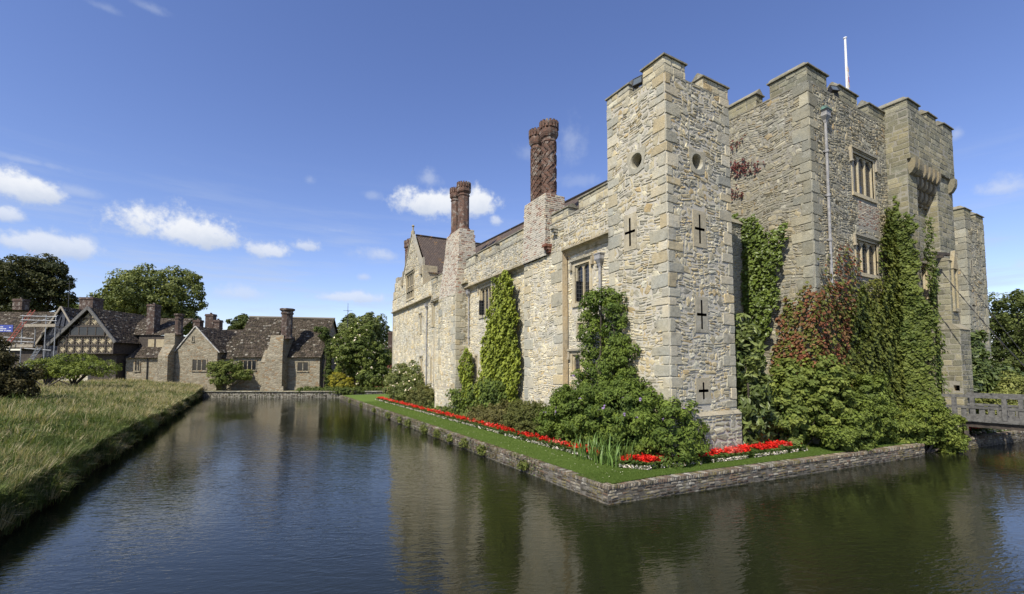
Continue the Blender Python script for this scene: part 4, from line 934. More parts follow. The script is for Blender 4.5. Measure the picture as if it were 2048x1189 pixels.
o = MB(); o.box(.02, .3, BL, .2, .95, 1.165); o.box(1.9, 2.16, BL, .2, .95, 1.165); o.build('beam', 'timber_dark', br)
for y in (-.9, -5.2):
    o = MB()
    for a, c in (((.05, y, .97), (-.28, y - .05, -1)), ((.4, y + .1, .97), (.3, y + .1, -1)), ((.9, y, .58), (.9, y, -1)), ((2.1, y, .58), (2.4, y, -1)), ((.0, y, .6), (2.2, y, -.6)), ((2.2, y + .1, .6), (0, y + .1, -.6))): o.bar(a, c, .14, .14)
    o.build('trestle', 'timber_dark', br)
b = MB(); facade(b, (0, 0, 0), FL, FN, 0, 1.3, -.5, .9, 'darkstone', mode='ashlar'); b.box(0.02, 1.3, .02, .7, -.5, .89, (.08, .07, .06), 1); facade(b, (0, 0, 0), LU, LN, 0, 1.5, -.5, .9, 'darkstone', mode='ashlar')
tag(b.build('bridge_abutment', ['dark_soil', 'bark', 'dark_void'], loc=(26.9, 7.9, 0)), 'stone abutment coloured dark for the shade under the castle end of the footbridge', 'abutment')  # near-black materials put the shade under the bridge into its colour
b = MB()
for i in range(7): b.bar((0 + .35 * i, 0, -.4), (.25 + .33 * i, .1, 1.0 + .2 * (i % 2)), .05)
tag(b.build('pole_bundle', 'board', loc=(25.2, 7.5, 0)), 'leaning wooden poles in the dark under the footbridge', 'poles')

# ---------------------------------------------------------------- foliage
def rnd_unit(n):
    v = RS.normal(size=(n, 3)); return norm(v)
def leaves(mb, P, out, size, cols, m=0, aspect=.55, spread=.7, droop=.25, jit=.3, fold=.25):
    """one folded leaf per point: P (n,3), out: outward directions, size scalar or (n,)"""
    n = len(P)
    if n == 0: return
    nr = norm(out + rnd_unit(n) * spread + np.array((0, 0, .35)))
    t = rnd_unit(n) + np.array((0, 0, -droop)); t = norm(t - nr * np.sum(t * nr, -1, keepdims=True)); s = np.cross(nr, t)
    L = (np.asarray(size) * (1 + RS.uniform(-jit, jit, n)))[:, None] if np.ndim(size) == 0 else (size * (1 + RS.uniform(-jit, jit, n)))[:, None]
    w = L * aspect * .5
    V = np.stack([P - t * L * .5, P - s * w + nr * w * fold - t * L * .05, P + t * L * .5, P + s * w + nr * w * fold - t * L * .05], 1)
    F = np.arange(n)[:, None] * 4
    cols = np.asarray(cols)
    if cols.ndim == 1: cols = np.tile(cols, (n, 1))
    c = cols * (1.34, 1.16, 1.02) * (1 + RS.uniform(-.25, .25, (n, 1)))
    st = mb.n; mb.add(V.reshape(-1, 3), (F + np.array([[0, 1, 2]])), np.repeat(c, 4, 0), m); mb.f.append((F + np.array([[0, 2, 3]]) + st, m))
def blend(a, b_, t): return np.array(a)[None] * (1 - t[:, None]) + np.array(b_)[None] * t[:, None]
def clumpy(ells, n, clump=.35, inner=.18, csize=None, bottom=None, seed=0):
    """points and outward directions on many small clumps that sit over a union of ellipsoids"""
    r = np.random.RandomState(seed + 5); E = np.array(ells, float); area = (E[:, 3] * E[:, 4] + E[:, 3] * E[:, 5] + E[:, 4] * E[:, 5]); pr = area / area.sum()
    nc = max(12, int(area.sum() * 4.2 / (clump ** 2) * .55)); k = r.choice(len(E), nc, p=pr)
    d = norm(r.normal(size=(nc, 3))); c = E[k, :3] + d * E[k, 3:6] * r.uniform(.62, 1.04, (nc, 1)); od = norm(d / E[k, 3:6])
    keep = np.ones(nc, bool)
    for e in E:                                                  # drop clumps buried in another lobe
        q = np.sum(((c - e[:3]) / e[3:6]) ** 2, 1); keep &= ~(q < .35)
    if bottom is not None: keep &= c[:, 2] > bottom
    c, od = c[keep], od[keep]; nc = len(c); cr = clump * r.uniform(.55, 1.25, nc)
    j = r.randint(0, nc, n); dd = norm(r.normal(size=(n, 3)) + od[j] * .7); P = c[j] + dd * (cr[j] * r.uniform(.35, 1.05, n) ** .6)[:, None] * np.array((1, 1, .75))
    out = norm(dd + od[j] * .5)
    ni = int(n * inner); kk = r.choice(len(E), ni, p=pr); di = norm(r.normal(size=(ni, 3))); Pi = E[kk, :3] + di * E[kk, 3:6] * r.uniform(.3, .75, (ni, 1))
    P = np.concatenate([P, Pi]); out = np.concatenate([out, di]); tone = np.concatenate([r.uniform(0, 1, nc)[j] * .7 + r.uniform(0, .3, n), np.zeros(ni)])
    if bottom is not None: s = P[:, 2] > bottom - .05; P, out, tone = P[s], out[s], tone[s]
    return P, out, tone
def stems(name, parent, base, tips, r, mt='bark'):
    b = MB(); base = np.array(base, float)
    for tp in tips:
        tp = np.array(tp, float); m1 = base + (tp - base) * .5 + RS.uniform(-.1, .1, 3) * np.linalg.norm(tp - base); b.tube([base, m1, tp], [r, r * .65, r * .2], 6)
    return b.build(name, mt, parent)
def bush(name, label, cat, ells, n, size, c1, c2, clump=.3, leafmat='leaf', parts='stem', group=None, bottom=.5, seed=0, extra=None, aspect=.55, droop=.25, spread=.7, base=None, inner=.18, trunk=.05):
    E = np.array(ells, float); cx, cy = E[0, 0], E[0, 1]; bz = bottom
    root = thing(name, label, cat, (cx, cy, bz), 0, group)
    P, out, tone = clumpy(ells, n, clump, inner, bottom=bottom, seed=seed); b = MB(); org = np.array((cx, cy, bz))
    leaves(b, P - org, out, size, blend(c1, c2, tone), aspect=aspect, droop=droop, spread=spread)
    f = b.build('foliage', leafmat, root)
    tips = [tuple(np.array(e[:3]) - org + (0, 0, e[5] * .4)) for e in ells] + [tuple(P[i] - org) for i in RS.randint(0, len(P), 5)]
    stems(parts, root, (0, 0, -.15), tips, trunk)
    if extra:
        for nm, m_, cnt, sz, col, sub in extra:
            s = np.where(out[:, 2] > -.2)[0]; s = RS.choice(s, cnt); q = MB(); p = P[s] + out[s] * .08 - org
            for k in range(3): leaves(q, p + RS.normal(size=p.shape) * sz * .3, out[s], sz, col, aspect=.9, spread=.6)
            q.build(nm, m_, root)['kind'] = 'stuff'
    return root
def in_poly(u, v, poly):
    p = np.array(poly); ins = np.zeros(len(u), bool); j = len(p) - 1
    for i in range(len(p)):
        a, c = p[i], p[j]; k = ((a[1] > v) != (c[1] > v)) & (u < (c[0] - a[0]) * (v - a[1]) / (c[1] - a[1] + 1e-12) + a[0]); ins ^= k; j = i
    return ins
def fnoise(u, v, s, seed=0):
    return (np.sin(u * 1.7 * s + seed) * np.cos(v * 1.3 * s + seed * 2) + .6 * np.sin(u * 3.9 * s - v * 2.7 * s + seed * 3) + .4 * np.sin(u * 7.3 * s + v * 8.1 * s + seed) + .3 * np.sin(-u * 13 * s + v * 11.7 * s)) / 2.3
def creeper(name, label, cat, O, U, N, patches, mt='leaf', stemr=.02, extra_pts=None, group=None):
    """climbing plant on a wall: patches = (poly, density per m2, leaf size, colour a, colour b, thickness)"""
    root = thing(name, label, cat, O, 0, group); U, N = np.array(U, float), np.array(N, float); b = MB()
    for q, (poly, den, size, ca, cb, th) in enumerate(patches):
        p = np.array(poly); u0, v0 = p.min(0); u1, v1 = p.max(0); n = int((u1 - u0) * (v1 - v0) * den)
        u = RS.uniform(u0 - .2, u1 + .2, n); v = RS.uniform(v0, v1 + .2, n)
        ww = .34 * fnoise(u, v, 1.3, q); k = in_poly(u + ww, v + .22 * fnoise(v, u, 1.5, q + 2), poly); u, v = u[k], v[k]; n = len(u)
        hgt = th * (.45 + .55 * fnoise(u, v, .8, q + 1)) + th * .5; hgt = np.clip(hgt, .03, None) * RS.uniform(.55, 1.0, n)
        P = u[:, None] * U + v[:, None] * np.array((0, 0, 1.)) + hgt[:, None] * N
        tone = np.clip(.5 + .5 * fnoise(u, v, 1.1, q + 4) + RS.uniform(-.3, .3, n), 0, 1); mixg = name == 'red_creeper'
        cc = blend(ca, cb, tone)
        if mixg: g = RS.rand(n) < .32 + .45 * (fnoise(u, v, 1.7, 9) > .12); cc[g] = np.array((.10, .125, .03))
        leaves(b, P, np.tile(N, (n, 1)) + np.array((0, 0, .2)), size, cc, aspect=.85, spread=.55, droop=.9)
    b.build('foliage', mt, root)
    if name == 'dry_creeper': return root
    s = MB(); p = np.array(patches[0][0]); cx = p[:, 0].mean()
    for i in range(5):
        tu, tv = p[RS.randint(len(p))]; s.tube([cx * U + N * .02 + np.array((0, 0, max(p[:, 1].min(), .4) - .1)), ((cx + tu) / 2 + .2) * U + N * .06 + np.array((0, 0, (tv + .4) / 2)), tu * U * .97 + cx * U * .03 + N * .04 + np.array((0, 0, tv * .97))], [.035, .02, .008], 6)
    s.build('stem', 'bark', root); return root
def tree(label, cat, base, ells, n, size, c1, c2, clump, tr, group=None, seed=0, leafmat='leaf', name='broadleaf_tree', inner=.12, spread=.8):
    """ells relative to the base"""
    root = thing(name, label, cat, base, 0, group); b = MB()
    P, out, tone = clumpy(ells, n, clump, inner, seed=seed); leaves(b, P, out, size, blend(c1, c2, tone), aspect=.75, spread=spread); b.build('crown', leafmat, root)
    t = MB(); H = np.mean([e[2] for e in ells]); t.tube([(0, 0, -.5), (.1, 0, H * .35), (0, .1, H * .8), (0, 0, H * 1.15)], [tr * 1.25, tr, tr * .7, tr * .25], 10)
    for i, e in enumerate(ells):
        a = np.array((0, 0, H * .35 + H * .4 * ((i * .37) % 1))); c = np.array(e[:3]); t.tube([a, (a + c) / 2 + np.array((0, 0, .05 * H)), c, c + norm(c - a) * e[3] * .6], [tr * .5, tr * .35, tr * .2, tr * .06], 7)
        for k in range(3): d = norm(RS.normal(size=3)); t.tube([c, c + d * np.array(e[3:6]) * .8], [tr * .18, tr * .04], 5)
    t.build('trunk', 'bark', root); return root

# climbers on the long range (same frame as the range)
aW_U = np.array((math.sin(AW), math.cos(AW), 0)); aW_N = np.array((-math.cos(AW), math.sin(AW), 0)); O_W = (12.0, 13.0, 0)
GY, GG, GD = (.19, .25, .035), (.10, .155, .028), (.045, .075, .018)
creeper('ivy', 'tall bright yellow-green climber reaching the upper window of the long range', 'climbing plant', O_W, aW_U, aW_N,
        [([(12.4, .5), (11.6, 2.6), (11.0, 4.6), (10.3, 6.4), (9.9, 7.7), (9.1, 8.5), (8.1, 8.6), (7.2, 7.9), (6.9, 6), (6.75, 3), (6.9, .5)], 420, .17, GY, (.12, .17, .028), .62), ([(12.9, .5), (12.2, 2.4), (9, 2.9), (6.8, 2.6), (6.5, .5)], 260, .16, GG, GD, .95)])
creeper('ivy', 'shorter green climber at the foot of the big chimney buttress', 'climbing plant', O_W, aW_U, aW_N,
        [([(15.4, .4), (15.0, 2.4), (14.2, 3.6), (13.6, 4.75), (12.9, 4.4), (12.7, 2.7), (12.6, .5)], 420, .17, GY, GG, .6), ([(15.6, .3), (15.2, 2.0), (13, 2.2), (12.4, .4)], 300, .16, GG, GD, 1.15)])
# wisteria in front of the near tower
WG, WD = (.125, .19, .033), (.045, .085, .017)  # WD darkens the inner leaves, putting the bush's interior shade into colour
bush('wisteria', 'big dark green wisteria spreading round the foot of the nearest corner tower', 'climbing shrub',
     [(11.25, 12.9, 1.75, 1.15, 2.5, 1.6), (12.2, 10.0, 1.25, .8, .55, 1.2), (11.5, 9.95, 1.3, .8, .55, 1.25), (11.35, 10.8, 1.7, .8, .8, 1.3), (11.2, 15.0, 1.45, .9, 1.7, 1.15), (11.0, 11.4, 1.8, .9, 1.3, 1.35), (11.3, 12.7, 2.85, .75, 1.4, 1.05), (11.2, 11.6, 2.1, .75, 1.1, 1.0), (11.4, 13.55, 4.6, .38, .5, 1.5), (11.35, 12.2, 4.7, .36, .42, 1.35), (11.35, 12.9, 5.95, .4, .95, .35), (10.8, 10.9, 1.3, .6, .6, .7), (11.4, 12.0, 3.8, .35, .7, .6)],
     62000, .125, WD, WG, .26, bottom=.5, seed=3, aspect=.42, droop=.8, trunk=.07, extra=[('flower', 'petal', 60, .09, (.25, .2, .42), 0)])
bush('hedge', 'clipped dark hedge at the foot of the chimney breast beside the wisteria', 'hedge', [(11.0, 16.9, 1.15, .8, 1.1, .9), (11.1, 18.2, 1.1, .7, 1.0, .85), (10.9, 17.5, 1.15, .7, 1.3, .8)], 15000, .085, (.05, .07, .02), (.12, .14, .04), .14, seed=4)
bush('shrub', 'twiggy brown-green shrub between the hedge and the tall bright climber', 'shrub', [(11.3, 20.3, 1.0, .8, 1.3, .75), (11.3, 22.3, .9, .8, 1.2, .6)], 9000, .10, (.07, .075, .03), (.14, .15, .05), .22, seed=5)
bush('rose_bush', 'loose climbing rose bush dotted with white flowers at the far corner of the long range', 'shrub', [(12.3, 40.5, 2.0, 1.1, 2.6, 1.7), (12.3, 37.5, 1.6, 1.1, 2.0, 1.4), (12.5, 42.8, 1.8, 1., 1.6, 1.5), (12.7, 39, 3.0, .7, 1.6, 1.0)], 15000, .17, (.06, .09, .03), (.15, .19, .06), .4, seed=6, extra=[('flower', 'petal', 150, .12, (.8, .78, .68), 0)])
bush('shrub', 'dense olive shrub in front of the rose bush beside the wall pipe', 'shrub', [(12.3, 35.2, 1.1, 1.0, 1.8, 1.05), (12.3, 33.2, .9, .9, 1.2, .8)], 11000, .12, (.07, .09, .03), (.14, .155, .05), .24, seed=7)
b = MB()
P, out, tone = clumpy([(11.6 + .035 * (y - 15) + (.4 if y > 30 else 0), y, .55, .8, .9, .42) for y in np.arange(15.5, 45, 1.25)], 26000, .16, seed=8, bottom=.47); leaves(b, P, out, .12, blend((.05, .08, .02), (.14, .2, .05), tone), aspect=.7)
tag(b.build('ground_cover', 'leaf'), 'low green leafy plants along the foot of the long range behind the red flowers', 'ground cover', kind='stuff')
# iris clump
ir = thing('iris_clump', 'clump of long arching sword-shaped leaves at the edge of the flower bed', 'plant', (10.0, 11.3, LZ)); b = MB()
for i in range(170):
    a = RS.uniform(0, 6.28); r0 = RS.uniform(0, .75); bx, by = RS.uniform(-.45, .4), RS.uniform(-1.0, 1.1); L = RS.uniform(.55, 1.05); ln = RS.uniform(.2, .75); w = RS.uniform(.012, .022)
    d = np.array((math.cos(a), math.sin(a), 0)); s = np.array((-d[1], d[0], 0)) * w; p = [np.array((bx, by, 0)) + d * ln * L * t * t * .9 + np.array((0, 0, L * (t * 1.15 - .55 * ln * t * t * 1.3))) for t in np.linspace(0, 1, 6)]
    ww = [.8, 1, 1, .85, .55, .08]; V = []
    for q, k in zip(p, ww): V += [q - s * k, q + s * k]
    b.add(V, np.array([(2 * k, 2 * k + 1, 2 * k + 3, 2 * k + 2) for k in range(5)]), np.array((.13, .21, .045)) * RS.uniform(.6, 1.3))
b.build('leaf_blades', 'leaf_gloss', ir)
# flower beds
def bed(name, label, pts, wid, n, dens=1.):
    b = MB(); pts = np.array(pts, float); seg = np.diff(pts, axis=0); L = np.linalg.norm(seg, axis=1); cum = np.concatenate([[0], np.cumsum(L)])
    def at(n, a0, a1):
        s = RS.uniform(0, cum[-1], n); k = np.clip(np.searchsorted(cum, s) - 1, 0, len(seg) - 1); t = (s - cum[k]) / L[k]; c = pts[k] + seg[k] * t[:, None]
        nn = np.stack([-seg[k, 1], seg[k, 0]], -1) / L[k][:, None]; w = RS.uniform(a0, a1, n); return c + nn * (w * wid)[:, None], s, w
    up = np.array((0, 0, 1.))
    xy, s, w = at(n, 0, 1); z = LZ + RS.uniform(.02, .20, n); leaves(b, np.column_stack([xy, z]), np.tile(up, (n, 1)), .09, (.055, .10, .025), m=0, aspect=.8)
    nb = int(n * .10 * dens); cx, s, w = at(nb, .22, 1.0); kx = fnoise(s * 2.2, w * 2, 1., 3) > -.1; cx, s = cx[kx], s[kx]; nb = len(cx)       # flower heads: little balls of petals
    pink = fnoise(s, s * 0, .6, 1) + RS.uniform(-.4, .4, nb) > .35; cc = np.where(pink[:, None], (.72, .20, .17), (.62, .03, .02)) * RS.uniform(.55, 1.1, (nb, 1))
    zz = LZ + RS.uniform(.16, .30, nb)
    for k in range(9): leaves(b, np.column_stack([cx, zz]) + RS.normal(size=(nb, 3)) * .03, rnd_unit(nb) + up, .055, cc, m=1, aspect=1.)
    nw = int(n * .26); wx, s, w = at(nw, -.08, .2); kx = fnoise(s * 1.7, w, 1., 5) > -.3; wx = wx[kx]; nw = len(wx)
    leaves(b, np.column_stack([wx, LZ + RS.uniform(.02, .12, nw)]), np.tile(up, (nw, 1)), .055, np.where(RS.rand(nw, 1) < .55, (.70, .73, .76), (.30, .36, .32)), m=1, aspect=.9)
    return tag(b.build(name, ['leaf', 'petal']), label, 'flower bed', kind='stuff')
bed('flower_bed', 'long strip of red and white bedding flowers along the foot of the long range', [(9.75, 11.5), (9.95, 13), (9.95, 15), (10.18, 24.3), (10.6, 43)][::-1][::1], .48, 15000)
bed('flower_bed', 'red and pink bedding flowers edged in white round the foot of the nearest corner tower', [(9.8, 10.4), (10.3, 9.75), (12.4, 9.5), (14.5, 9.3), (17.6, 9.1)], .65, 15000, 1.6)
bed('flower_bed', 'short strip of red bedding flowers on the lawn beyond the footbridge', [(28.4, 7.5), (31, 7.25), (38, 6.75)], .7, 6000, 1.6)
# magnolia and ivy in the gap beside the keep
bush('magnolia', 'glossy large-leaved evergreen against the gap between the corner tower and the keep', 'shrub',
     [(15.9, 10.25, 1.9, .6, .6, 1.3), (15.75, 10.3, 3.8, .5, .5, 1.1), (16.1, 10.2, 3.0, .55, .55, .8), (15.8, 10.3, 4.7, .35, .4, .5), (16.6, 10.4, 1.5, .5, .6, .9)], 4600, .30, (.035, .065, .016), (.14, .19, .055), .36, leafmat='leaf_gloss', seed=9, aspect=.36, droop=-.2, spread=.9)
creeper('ivy', 'column of dark ivy climbing the side of the keep behind the glossy evergreen', 'climbing plant', (19.4, 0, 0), (0, 1, 0), (-1, 0, 0),
        [([(12.9, 3.0), (12.7, 7.0), (12.75, 9.4), (12.95, 10.7), (12.3, 10.0), (11.7, 10.2), (11.2, 9.2), (10.5, 9.4), (10.55, 7.6), (10.8, 6.6), (11.5, 4.5), (11.9, 2.5), (13.0, 1.0)], 420, .15, (.06, .10, .022), (.11, .17, .03), .45)], mt='leaf_gloss')
creeper('dry_creeper', 'patches of withered dark red creeper high on the side of the keep', 'climbing plant', (19.46, 0, 0), (0, 1, 0), (-1, 0, 0),
        [([(13.1, 12.3), (11.6, 12.0), (11.4, 12.5), (12.2, 13.1), (13.1, 13.2)], 150, .12, (.12, .03, .025), (.08, .03, .03), .05), ([(13.2, 13.5), (12.5, 13.6), (12.3, 14.0), (13.1, 14.3)], 110, .12, (.12, .03, .025), (.08, .03, .03), .05), ([(13.2, 11.3), (12.3, 11.2), (12.6, 11.8), (13.2, 11.9)], 110, .12, (.12, .03, .025), (.08, .03, .03), .05), ([(13.2, 14.6), (12.6, 14.75), (13.1, 15.1)], 90, .12, (.12, .03, .025), (.08, .03, .03), .05)])
# the keep creeper: red on the left, green to the right
RA, RB = (.16, .055, .038), (.14, .10, .045)
creeper('red_creeper', 'red and bronze creeper turning colour on the left of the keep beside the downpipe', 'climbing plant', (0, 9.5, 0), (1, 0, 0), (0, -1, 0),
        [([(18.9, 1.6), (19.1, 6.0), (19.6, 6.7), (20.3, 7.0), (21.4, 7.0), (21.9, 6.2), (21.7, 4.8), (21.6, 3.6), (21.0, 1.6)], 240, .15, RA, RB, .36), ([(20.9, 6.5), (21.0, 8.0), (21.4, 8.7), (21.6, 8.0), (22.0, 8.9), (22.2, 8.0), (22.8, 8.5), (22.9, 7.2)], 110, .14, (.15, .05, .03), (.11, .07, .03), .14), ([(19.5, 6.2), (19.6, 8.2), (20.0, 7.4), (20.5, 8.4), (20.7, 7.0)], 60, .13, RA, RB, .08)])
creeper('red_creeper', 'red creeper wrapping the left corner of the keep above the yellow-green leaves', 'climbing plant', (19.45, 0, 0), (0, 1, 0), (-1, 0, 0), [([(9.2, 1.6), (9.2, 6.3), (9.8, 6.9), (10.2, 6.2), (10.75, 6.4), (11.0, 4.9), (11.3, 3.6), (11.2, 1.6)], 230, .15, RA, RB, .34)])
creeper('green_creeper', 'thick green creeper covering the middle of the keep wall up to the windows', 'climbing plant', (0, 9.5, 0), (1, 0, 0), (0, -1, 0),
        [([(20.8, 2.6), (21.4, 4.6), (21.7, 6.0), (22.2, 7.0), (22.9, 6.7), (23.1, 6.3), (24.0, 6.3), (24.1, 4.9), (24.4, 7.2), (24.9, 7.8), (25.1, 9.4), (25.3, 10.9), (26.4, 10.8), (26.4, .5), (21.0, .5)], 330, .16, (.055, .085, .02), (.12, .15, .035), .42),
         ([(22.6, 4.4), (22.9, 7.2), (23.7, 7.35), (24.9, 7.3), (24.6, 6.0), (23.9, 6.1)], 260, .15, (.09, .10, .025), (.12, .15, .03), .3), ([(24.4, 8.6), (25.4, 9.8), (25.5, 7.2), (24.9, 7.2)], 120, .13, GD, GG, .16)])
creeper('green_creeper', 'dense glossy green creeper sheathing the left turret of the gate tower down to the water', 'climbing plant', (26.3, 0, 0), (0, 1, 0), (-1, 0, 0),
        [([(9.5, .5), (9.5, 10.9), (9.3, 11.5), (9.05, 10.0), (8.8, 10.6), (8.55, 10.2), (8.45, 8.2), (8.3, 6.6), (8.1, 5.4), (8.05, .4)], 650, .15, (.05, .085, .02), (.12, .165, .04), .34)])
creeper('green_creeper', 'green creeper on the front of the left gate turret below the corbels', 'climbing plant', (0, 8.6, 0), (1, 0, 0), (0, -1, 0), [([(26.3, .2), (26.35, 10.3), (27.2, 10.4), (27.4, 7.0), (27.5, .2)], 260, .15, (.05, .085, .02), (.12, .165, .04), .5)])
bush('shrub', 'mound of fresh yellow-green leaves at the foot of the red creeper', 'shrub', [(17.9, 9.9, 1.6, 1.3, .8, 1.6), (19.3, 9.2, 2.2, 1.1, .8, 1.7), (18.7, 10.0, 2.6, 1.0, .8, 1.4)], 16000, .14, (.075, .12, .028), (.155, .205, .045), .24, seed=12, aspect=.8)
bush('shrub', 'rounded mid-green shrub on the lawn edge below the keep window', 'shrub', [(20.0, 8.5, 1.4, 1.0, .55, 1.1), (21.3, 8.5, 1.9, 1.0, .55, 1.4), (22.0, 8.7, 1.2, .9, .6, 1.0), (18.9, 8.6, .9, .9, .45, .55)], 16000, .12, (.07, .11, .025), (.13, .19, .035), .26, seed=13)
bush('shrub', 'yellow-green shrub hanging over the brick bank beside the footbridge', 'shrub', [(24.4, 8.0, 1.3, 1.2, .6, .9), (25.3, 7.6, .9, 1.0, .5, .8), (25.4, 7.4, .35, .7, .4, .5), (23.2, 8.2, .9, .8, .4, .6)], 13000, .12, (.07, .115, .022), (.15, .20, .04), .24, bottom=.02, seed=14)
bush('shrub', 'large dark glossy shrub behind the footbridge at the right', 'shrub', [(34.5, 9.4, 2.0, 1.8, 1.0, 2.0), (37.5, 9.6, 2.4, 2.4, 1.2, 2.0), (42, 10, 1.9, 3.0, 1.3, 1.7), (47, 10.5, 1.6, 3.5, 1.5, 1.5), (38.6, 10.1, 4.6, .8, .4, 1.3)], 20000, .26, (.03, .055, .015), (.11, .16, .05), .5, leafmat='leaf_gloss', seed=15)
bush('shrub', 'pale feathery shrub behind the footbridge rail at the right edge', 'shrub', [(33.3, 7.9, 1.6, 1.2, .5, .9), (36.8, 8.0, 1.9, 1.8, .6, 1.2), (40.5, 8.2, 1.5, 1.8, .6, 1.0)], 12000, .2, (.12, .16, .04), (.22, .26, .09), .35, seed=16, aspect=.3)

# weeds rooted in the long bank wall
for i, (y, s_) in enumerate(((13.2, .9), (16.4, 1.), (18.2, 1.1), (19.9, .8), (21.6, 1.1), (23.6, 1.3), (26.5, 1.2), (28.4, .9), (31.2, 1.2), (35.5, 1.), (40.5, 1.1), (46, 1.))):
    x = 8.1 + .024 * (y - 9); w = thing('weed', 'small green weed growing from the long brick bank wall', 'weed', (x, y, .2), 0, 'weeds on the long bank wall'); b = MB()
    P, out, tone = clumpy([(-.06, 0, .06, .12 * s_, .3 * s_, .2 * s_)], int(420 * s_), .09, seed=60 + i); leaves(b, P, out, .075, blend((.06, .09, .02), (.15, .19, .05), tone)); b.build('foliage', 'leaf', w)
b = MB()
for c_, k_, n_ in (((.06, .05, .025), .07, 4200), ((.07, .11, .03), .06, 5200)):
    y = RS.uniform(12, 51, n_); y = y[fnoise(y, y * .3, 1.2, n_ % 7) > -.1]; x = 8.08 + .024 * (y - 9); leaves(b, np.column_stack([x + RS.uniform(-.07, .16, len(y)), y, RS.uniform(.05, .58, len(y))]), np.tile((-1., 0, .4), (len(y), 1)), k_, c_)
tag(b.build('moss', 'leaf'), 'moss and small creeping plants along the top of the long brick bank wall', 'moss', kind='stuff')

# ---------------------------------------------------------------- grass
def blades(mb, x, y, z, h, w, cols, lean=.35):
    n = len(x); a = RS.uniform(0, 2 * np.pi, n); d = np.stack([np.cos(a), np.sin(a), np.zeros(n)], -1); s = np.stack([-np.sin(a + .6), np.cos(a + .6), np.zeros(n)], -1) * w[:, None]
    ln = (RS.rand(n) ** 1.3 * lean * h)[:, None]; P = np.stack([x, y, z], -1); up = np.array((0, 0, 1.)) * h[:, None]
    wind = np.array((.06, -.02, 0)) * h[:, None] * RS.uniform(-.5, 2.5, (n, 1))
    V = np.stack([P - s, P + s, P + up * .55 + d * ln * .35 + wind * .3 + s * .8, P + up * .55 + d * ln * .35 + wind * .3 - s * .8, P + up * .97 + d * ln + wind], 1)
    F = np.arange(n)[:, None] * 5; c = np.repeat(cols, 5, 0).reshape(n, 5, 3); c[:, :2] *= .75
    st = mb.n; mb.add(V.reshape(-1, 3), F + np.array([[0, 1, 2, 3]]), c.reshape(-1, 3)); mb.f.append((F + np.array([[3, 2, 4]]) + st, 0))
b = MB(); n = 430000
# even screen density asks for points thinning with distance: draw the distance from a power law
y = 7 + 68 * RS.rand(n) ** 1.55; k = RS.rand(n); x = -4.3 - 46 * k ** 1.9 * np.clip(y / 45, .25, 1.); n = len(x)
z = mz(x, y) - .06; far = np.hypot(x, y); straw = np.clip(.34 + 1.1 * fnoise(x, y, .17, 2) + .4 * fnoise(x, y, .9, 5) + (far - 38) * .016 + RS.uniform(-.35, .35, n), 0, 1)
green = blend((.06, .10, .02), (.18, .21, .07), np.clip(RS.rand(n) * .7 + .35 * fnoise(x, y, .9, 7) + .15, 0, 1)); st_ = blend((.36, .30, .16), (.52, .45, .27), RS.rand(n)); col = np.where((RS.rand(n) < straw * .85)[:, None], st_, green)
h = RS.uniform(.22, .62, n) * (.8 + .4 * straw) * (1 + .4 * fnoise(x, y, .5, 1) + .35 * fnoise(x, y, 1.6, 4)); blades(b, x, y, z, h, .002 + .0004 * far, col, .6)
# tussocks hanging over the water's edge
n = 90000; y = 6 + 66 * RS.rand(n) ** 1.5; ed = .12 * np.sin(y * .9) + .10 * np.sin(y * 2.3 + 1) + .06 * np.sin(y * 7.1); q_ = RS.uniform(-.5, .30, n); x = -4.42 + ed + q_; z = np.where(q_ > 0, .56 - q_ * 1.5, .56 - q_ * .35) + RS.uniform(-.1, .05, n)
k = RS.rand(n) < .45; blades(b, x[k], y[k], z[k], RS.uniform(.15, .4, k.sum()), .002 + .0004 * np.hypot(x, y)[k], blend((.04, .07, .015), (.13, .14, .05), RS.rand(k.sum())), .8)
def tussocks(b, cx, cy, cz, per, hmax, spread):
    """separate clumps of grass whose blades bend outward from the middle"""
    m = len(cx); j = np.repeat(np.arange(m), per); n = len(j); a = RS.uniform(0, 2 * np.pi, n); r = RS.rand(n) ** .7; sz = RS.uniform(.55, 1.25, m)[j]
    d = np.stack([np.cos(a), np.sin(a), np.zeros(n)], -1); P = np.stack([cx[j], cy[j], cz[j]], -1) + d * (r * spread * .35 * sz)[:, None]
    h = hmax * sz * RS.uniform(.5, 1.1, n) * (1 - .35 * r); out = (r * .9 + RS.uniform(0, .35, n))[:, None] * h[:, None]; w = (.002 + .00042 * np.hypot(cx, cy))[j][:, None] * np.stack([-np.sin(a), np.cos(a), np.zeros(n)], -1); up = np.array((0, 0, 1.))
    V = np.stack([P - w, P + w, P + up * h[:, None] * .6 + d * out * .35 + w * .8, P + up * h[:, None] * .6 + d * out * .35 - w * .8, P + up * (h[:, None] * (.92 - .45 * r[:, None])) + d * out], 1)
    tn = RS.rand(m)[j] * .75 + RS.rand(n) * .25; dry = (RS.rand(m) < .22 + .3 * (cy > 32))[j]; c = np.where(dry[:, None], blend((.26, .22, .11), (.46, .40, .23), tn), blend((.045, .08, .016), (.18, .21, .065), tn))
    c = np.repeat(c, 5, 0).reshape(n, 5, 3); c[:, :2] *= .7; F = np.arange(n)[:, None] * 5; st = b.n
    b.add(V.reshape(-1, 3), F + np.array([[0, 1, 2, 3]]), c.reshape(-1, 3)); b.f.append((F + np.array([[3, 2, 4]]) + st, 0))
m = 1500; ty = 7 + 64 * RS.rand(m) ** 1.35; q_ = RS.uniform(-.55, .22, m); te = .12 * np.sin(ty * .9) + .10 * np.sin(ty * 2.3 + 1) + .06 * np.sin(ty * 7.1); tussocks(b, -4.4 + te + q_, ty, np.where(q_ > 0, .5 - q_ * 1.3, .52 - q_ * .35), 60, .55, .5)
